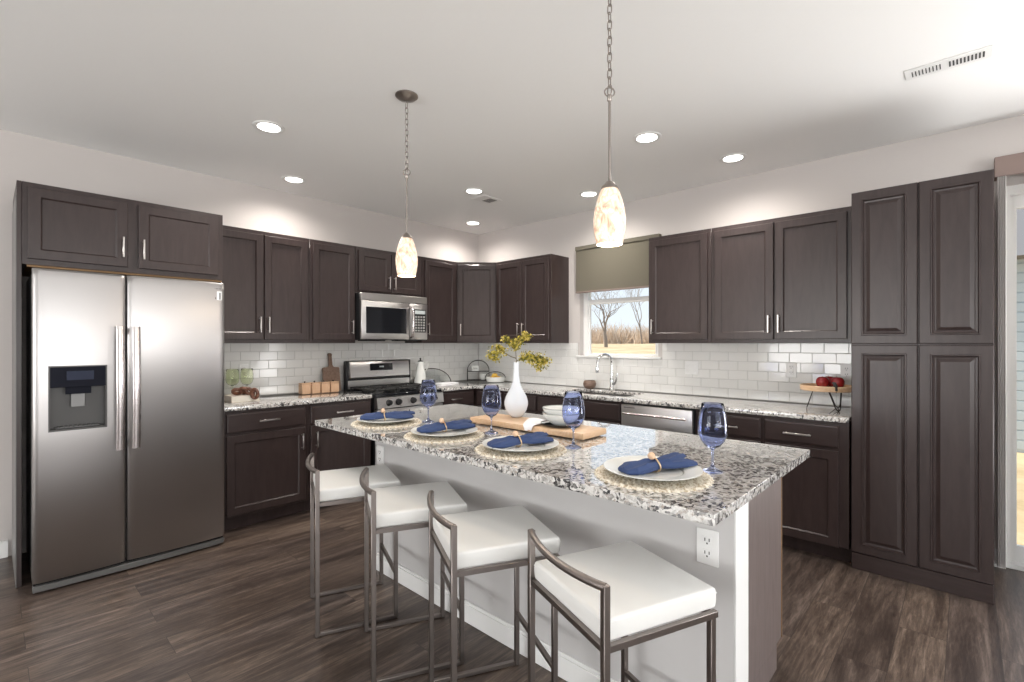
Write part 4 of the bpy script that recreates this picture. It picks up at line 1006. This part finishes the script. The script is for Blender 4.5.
b = B(); b.box(-.14, .14, -.075, .075, .0, .009, .004, 2).box(-.138, .137, -.072, .073, .0095, .018, .004, 2).box(-.136, .138, -.073, .071, .0185, .027, .004, 2); b.build('folds', M['whitec'], t)
# arched wire rack in the corner
t = thing('arched_wire_rack', 'two-tier dark arched wire rack standing in the corner of the worktop', 'rack', (-.205, -.215, TOP), R(-45))
b = B()
for y in (-.05, .05):
    b.tube([(-.130, y, .003), (-.130, y, .13)] + [(-.130 * math.cos(PI * q / 16), y, .125 + .125 * math.sin(PI * q / 16)) for q in range(17)] + [(.130, y, .003)], .0035, 6)
    for z in (.012, .118): b.tube([(-.13, y, z), (.13, y, z)], .0035, 6)
for x in (-.13, .13):
    for z in (.012, .118): b.tube([(x, -.05, z), (x, .05, z)], .0035, 6)
b.tube([(0, -.05, .25), (0, .05, .25)], .003, 6)
b.build('frame', M['wire'], t)
for z in (.012, .118):
    b = B()
    for i in range(12): b.tube([(-.12 + i * .0218, -.05, z), (-.12 + i * .0218, .05, z)], .0018, 5)
    b.build('shelf', M['wire'], t)
def onrack(x, y, z): a = R(-45); return (-.205 + x * math.cos(a) - y * math.sin(a), -.215 + x * math.sin(a) + y * math.cos(a), TOP + z)
t = thing('white_box', 'small white box with grey writing on the upper tier of the wire rack', 'box', onrack(-.035, 0, .1225), R(-45))
B().box(-.042, .042, -.03, .03, 0, .062, .003).build('box_body', M['porc'], t)
b = B(); b.tube([(-.022, 0, .02), (-.022, 0, .045), (-.022, 0, .033), (-.012, 0, .033), (-.012, 0, .045), (-.012, 0, .02)], .0012, 4); b.tube([(-.004 + .004 * math.cos(q), 0, .028 + .007 * math.sin(q)) for q in [2 * PI * k / 10 for k in range(10)]], .0012, 4, closed=True); b.tube([(.006, 0, .02), (.006, 0, .042)], .0012, 4); b.tube([(.012, 0, .02), (.012, 0, .042)], .0012, 4); b.tube([(.021 + .004 * math.cos(q), 0, .028 + .007 * math.sin(q)) for q in [2 * PI * k / 10 for k in range(10)]], .0012, 4, closed=True)
wr = b.build('lettering', M['greyp'], t); wr.location.y = -.0305
t = tag(B().lathe([(0, 0), (.025, 0), (.034, .02), (.040, .070), (.037, .070), (.031, .02), (0, .006)], n=28).build('white_cup', M['porc']), 'plain white cup on the lower tier of the wire rack', 'cup'); t.location = onrack(.055, 0, .0165)
# bowl with lemons
t = thing('fruit_bowl', 'low white bowl with dark wire handle holding lemons beside the rack', 'bowl', (-.175, -.475, TOP), R(-45))
B().lathe([(0, 0), (.085, 0), (.100, .006), (.108, .03), (.110, .062), (.105, .062), (.102, .03), (.09, .010), (0, .008)], n=40).build('bowl_body', M['porc'], t)
B().tube([(-.118 * math.cos(PI * q / 14), .0, .05 + .072 * math.sin(PI * q / 14)) for q in range(15)], .004, 6).build('handle', M['wire'], t)
LM = [(-.205, -.455, .044, 20, 'left'), (-.150, -.50, .044, 100, 'right'), (-.180, -.470, .080, 60, 'top')]
l0 = None
for x, y, z, a, wh in LM:
    lab = 'yellow lemon in the white bowl, the %s one of the pile' % wh
    if l0 is None:
        l0 = tag(B().lathe([(0, -.038), (.006, -.035), (.012, -.031), (.022, -.022), (.027, 0), (.022, .022), (.012, .031), (.005, .035), (0, .036)], (0, 0, 0), 20, 'Y').build('lemon', M['lemon'], ang=80), lab, 'lemon', 'lemons in the bowl'); l0.location = (x, y, TOP + z); l0.rotation_euler.z = R(a)
    else: dup(l0, (x, y, TOP + z), R(a), lab)

# ------------------------------------------------------------------ faucet and sink side
t = thing('kitchen_faucet', 'chrome gooseneck pull-down faucet behind the sink', 'faucet', (-.095, -1.995, TOP), R(158))
B().lathe([(0, 0), (.030, 0), (.031, .004), (.026, .012), (.020, .03), (.020, .10), (.017, .115), (.014, .12), (0, .12)], n=28).build('faucet_body', M['chrome'], t)
pts = [(0, 0, .11), (0, 0, .20), (0, 0, .26)] + [(0.084 - .084 * math.cos(a), 0, .265 + .082 * math.sin(a)) for a in [PI * k / 12 for k in range(1, 12)]] + [(.169, 0, .257)]
B().tube(pts, .013, 12).build('neck', M['chrome'], t)
B().lathe([(0, 0), (.016, 0), (.018, .01), (.016, .05), (.0125, .085), (0, .085)], (.170, 0, .175), 20).build('spray_head', M['chrome'], t)
b = B(); b.tube([(0, 0, .06), (0, .045, .065)], .012, 10); b.tube([(0, .042, .062), (-.006, .058, .10), (-.014, .066, .165)], .006, 8, radii=[.013, .010, .008]); b.build('lever_handle', M['chrome'], t)
t = tag(B().lathe([(0, .002), (.035, 0), (.058, .012), (.073, .035), (.075, .055), (.066, .082), (.058, .088), (.056, .086), (.066, .055), (.062, .035), (.045, .015), (0, .010)], n=32, sx=1.05).build('wooden_bowl', M['bowlw'], ang=60), 'small round brown wooden bowl on the worktop left of the faucet', 'bowl'); t.location = (-.120, -1.755, TOP); t.scale = (.86, .86, .95)

# ------------------------------------------------------------------ fruit stand by the pantry
SX, SY = -.262, -3.812
t = thing('fruit_stand', 'round wooden tray stand on black hairpin legs next to the pantry', 'stand', (SX, SY, TOP), R(-35)); t.scale = (1, 1, 1.1)
B().lathe([(0, .118), (.158, .118), (.165, .122), (.166, .148), (.163, .152), (.158, .152), (.156, .134), (0, .134)], n=56).build('tray', M['board'], t)
for k in range(3):
    a0 = R(90 + 120 * k + 45); b = B(); ca, sa = math.cos(a0), math.sin(a0); tx, ty = -sa, ca
    pp = lambda rr, tt, z: (rr * ca + tt * tx, rr * sa + tt * ty, z)
    b.tube([pp(.085, -.042, .118), pp(.118, -.016, .018), pp(.123, -.008, .006), pp(.124, 0, .0035), pp(.123, .008, .006), pp(.118, .016, .018), pp(.085, .042, .118)], .0032, 8)
    b.build('hairpin_leg', M['wire'], t)
a0_ = None
for x, y, s_, wh in ((-.022, .020, 1.0, 'left'), (.062, -.012, 1.12, 'front'), (.060, .075, .95, 'rear')):
    X_, Y_ = SX + (x * RTx + y * .732) - .0, SY + (x * RTy + y * .6813)
    lab = 'dark red apple on the round wooden stand, the %s one of three' % wh
    if a0_ is None:
        a0_ = thing('apple', lab, 'apple', (X_, Y_, TOP + .1485), 0, 'red apples on the stand')
        B().lathe([(0, .006), (.012, .001), (.020, .0), (.034, .011), (.0415, .032), (.0410, .046), (.034, .064), (.022, .073), (.012, .074), (.004, .067), (0, .062)], n=28).build('fruit', M['apple'], a0_, ang=80)
        B().tube([(0, 0, .060), (.002, 0, .070), (.006, .002, .080)], .0016, 6).build('stem', M['stem'], a0_)
    else: dup(a0_, (X_, Y_, TOP + .1485), 1.0, lab); 
t = tag(B().tube([(0, 0, .030), (-.012, -.004, .026), (-.022, -.006, .010), (-.026, -.008, -.02), (-.022, -.010, -.035)], .008, 8, radii=[.005, .010, .012, .010, .004]).build('dried_pod', M['iron'], ang=70), 'dark dried seed pod hanging over the rim of the wooden fruit stand', 'pod')
t.location = (SX - .050 * RTx - .128 * .732, SY - .050 * RTy - .128 * .6813, TOP + .164); t.rotation_euler.z = R(43)

# ------------------------------------------------------------------ outdoors
def gz(x, y):
    def lerp(tab, v):
        if v <= tab[0][0]: return tab[0][1]
        for (a_, p_), (c_, q_) in zip(tab, tab[1:]):
            if v <= c_: k = (v - a_) / (c_ - a_); return p_ + (q_ - p_) * k
        return tab[-1][1]
    k = min(1, max(0, (y + 3) / 8)); k = k * k * (3 - 2 * k)
    return -.30 + (lerp([(.3, -.30), (6, -.28), (17, .80), (45, 1.26), (260, 1.5)], x) + .30) * k
b = B(); GX = [.35, 2, 4, 6, 8, 10, 12, 14, 17, 20, 25, 30, 36, 45, 60, 90, 140, 260]; GY = [-60, -30, -12, -6, -3, -1, 1, 3, 5, 8, 12, 18, 26, 40, 70, 120, 180]
GV = [[b.bm.verts.new((x, y, gz(x, y))) for y in GY] for x in GX]
for i in range(len(GX) - 1):
    for j in range(len(GY) - 1): b.bm.faces.new((GV[i][j], GV[i + 1][j], GV[i + 1][j + 1], GV[i][j + 1]))
bmesh.ops.recalc_face_normals(b.bm, faces=b.bm.faces[:])
struct(b.build('ground', M['grass']))
def tree_mesh(seed, h, spread, depth, n0, rad, lean=.0, side=5):
    rnd = random.Random(seed); b = B()
    def br(p, d, ln, r_, lv):
        k = 3; pts = [p]; dd = d.copy()
        for i in range(k):
            dd = (dd + Vector((rnd.gauss(0, .16), rnd.gauss(0, .16), rnd.gauss(0, .10) + .03))).normalized(); pts.append(pts[-1] + dd * ln / k)
        r1 = r_ * .62; b.tube(pts, r_, side if lv < 2 else 3, radii=[r_ + (r1 - r_) * i / k for i in range(k + 1)], caps=False)
        if lv >= depth: return
        for c in range(rnd.choice((2, 3, 3)) if lv else n0):
            nd = (dd + Vector((rnd.uniform(-1, 1), rnd.uniform(-1, 1), rnd.uniform(-.25, .75))) * spread).normalized()
            br(pts[rnd.choice((2, 3)) if c else 3], nd, ln * rnd.uniform(.62, .86), r1 * rnd.uniform(.65, .95), lv + 1)
    br(Vector((0, 0, 0)), Vector((lean, lean * .4, 1)).normalized(), h * .34, rad, 0)
    return b
def at(px, d, dx=0): r_ = (px - 512) / 487.271; return (-4.2253 + d * (.7320 + .6813 * r_), -4.5121 + d * (.6813 - .7320 * r_))
x, y = at(606, 40)
o = tag(tree_mesh(4, 5.2, .75, 6, 4, .17).build('bare_tree', M['bark'], ang=80), 'bare grey-brown tree with a crooked crown seen left in the kitchen window', 'tree'); o.location = (x, y, gz(x, y) - .03)
x, y = at(642, 56)
o = tag(tree_mesh(9, 7.4, .5, 6, 3, .11).build('bare_tree', M['bark'], ang=80), 'thin upright bare tree seen towards the right edge of the kitchen window', 'tree'); o.location = (x, y, gz(x, y) - .03)
bb_ = B(); rnd = random.Random(21)
for k in range(200):
    a = rnd.uniform(0, 6.28); r_ = rnd.uniform(0, 2.2); p = Vector((r_ * math.cos(a), r_ * math.sin(a), 0)); d = Vector((rnd.gauss(0, .35), rnd.gauss(0, .35), 1)).normalized(); ln = rnd.uniform(1.0, 3.1)
    p2 = p + d * ln * .5; p3 = p2 + (d + Vector((rnd.gauss(0, .4), rnd.gauss(0, .4), 0))) .normalized() * ln * .5
    bb_.tube([p, p2, p3], .05, 3, radii=[.05, .035, .01], caps=False)
sh = tag(bb_.build('bare_shrub', M['brush'], ang=80), 'leafless tan shrub in the thicket beyond the dry field', 'shrub', 'leafless shrubs across the field')
rnd = random.Random(8); SHP = []
for i in range(18):
    px = (578, 620, 662)[i % 3] + (i // 3 % 2) * 20 - 10; SHP.append(at(px, 60 + (i // 3) * 7.5))
x, y = SHP[0]; sh.location = (x, y, gz(x, y) - .03)
for x, y in SHP[1:]: dup(sh, (x, y, gz(x, y) - .03), rnd.uniform(0, 6), sh['label'])
# neighbouring house seen through the patio door
t = thing('neighbour_house', 'pale blue-grey sided house standing outside the patio door', 'house', (6.5, -8.0, -.3), 0)
b = B(); b.box(0, 7, -4, 4, 0, 2.95)
for i in range(19): b.box(-.02, 0, -4, 4, .05 + i * .15, .05 + i * .15 + .135, .004)
b.build('wall', M['siding'], t)
b = B(); q = [(-.5, 2.95), (3.5, 4.9), (7.5, 2.95)]
q0 = [b.bm.verts.new((x, -4.4, z)) for x, z in q]; q1 = [b.bm.verts.new((x, 4.4, z)) for x, z in q]; b.bm.faces.new(q0); b.bm.faces.new(q1[::-1])
for j in range(3): b.bm.faces.new((q0[j], q0[(j + 1) % 3], q1[(j + 1) % 3], q1[j]))
b.build('roof', M['roof'], t)
B().box(-.05, -.01, -.8, .4, 1.1, 2.3).build('window', M['trim'], t)
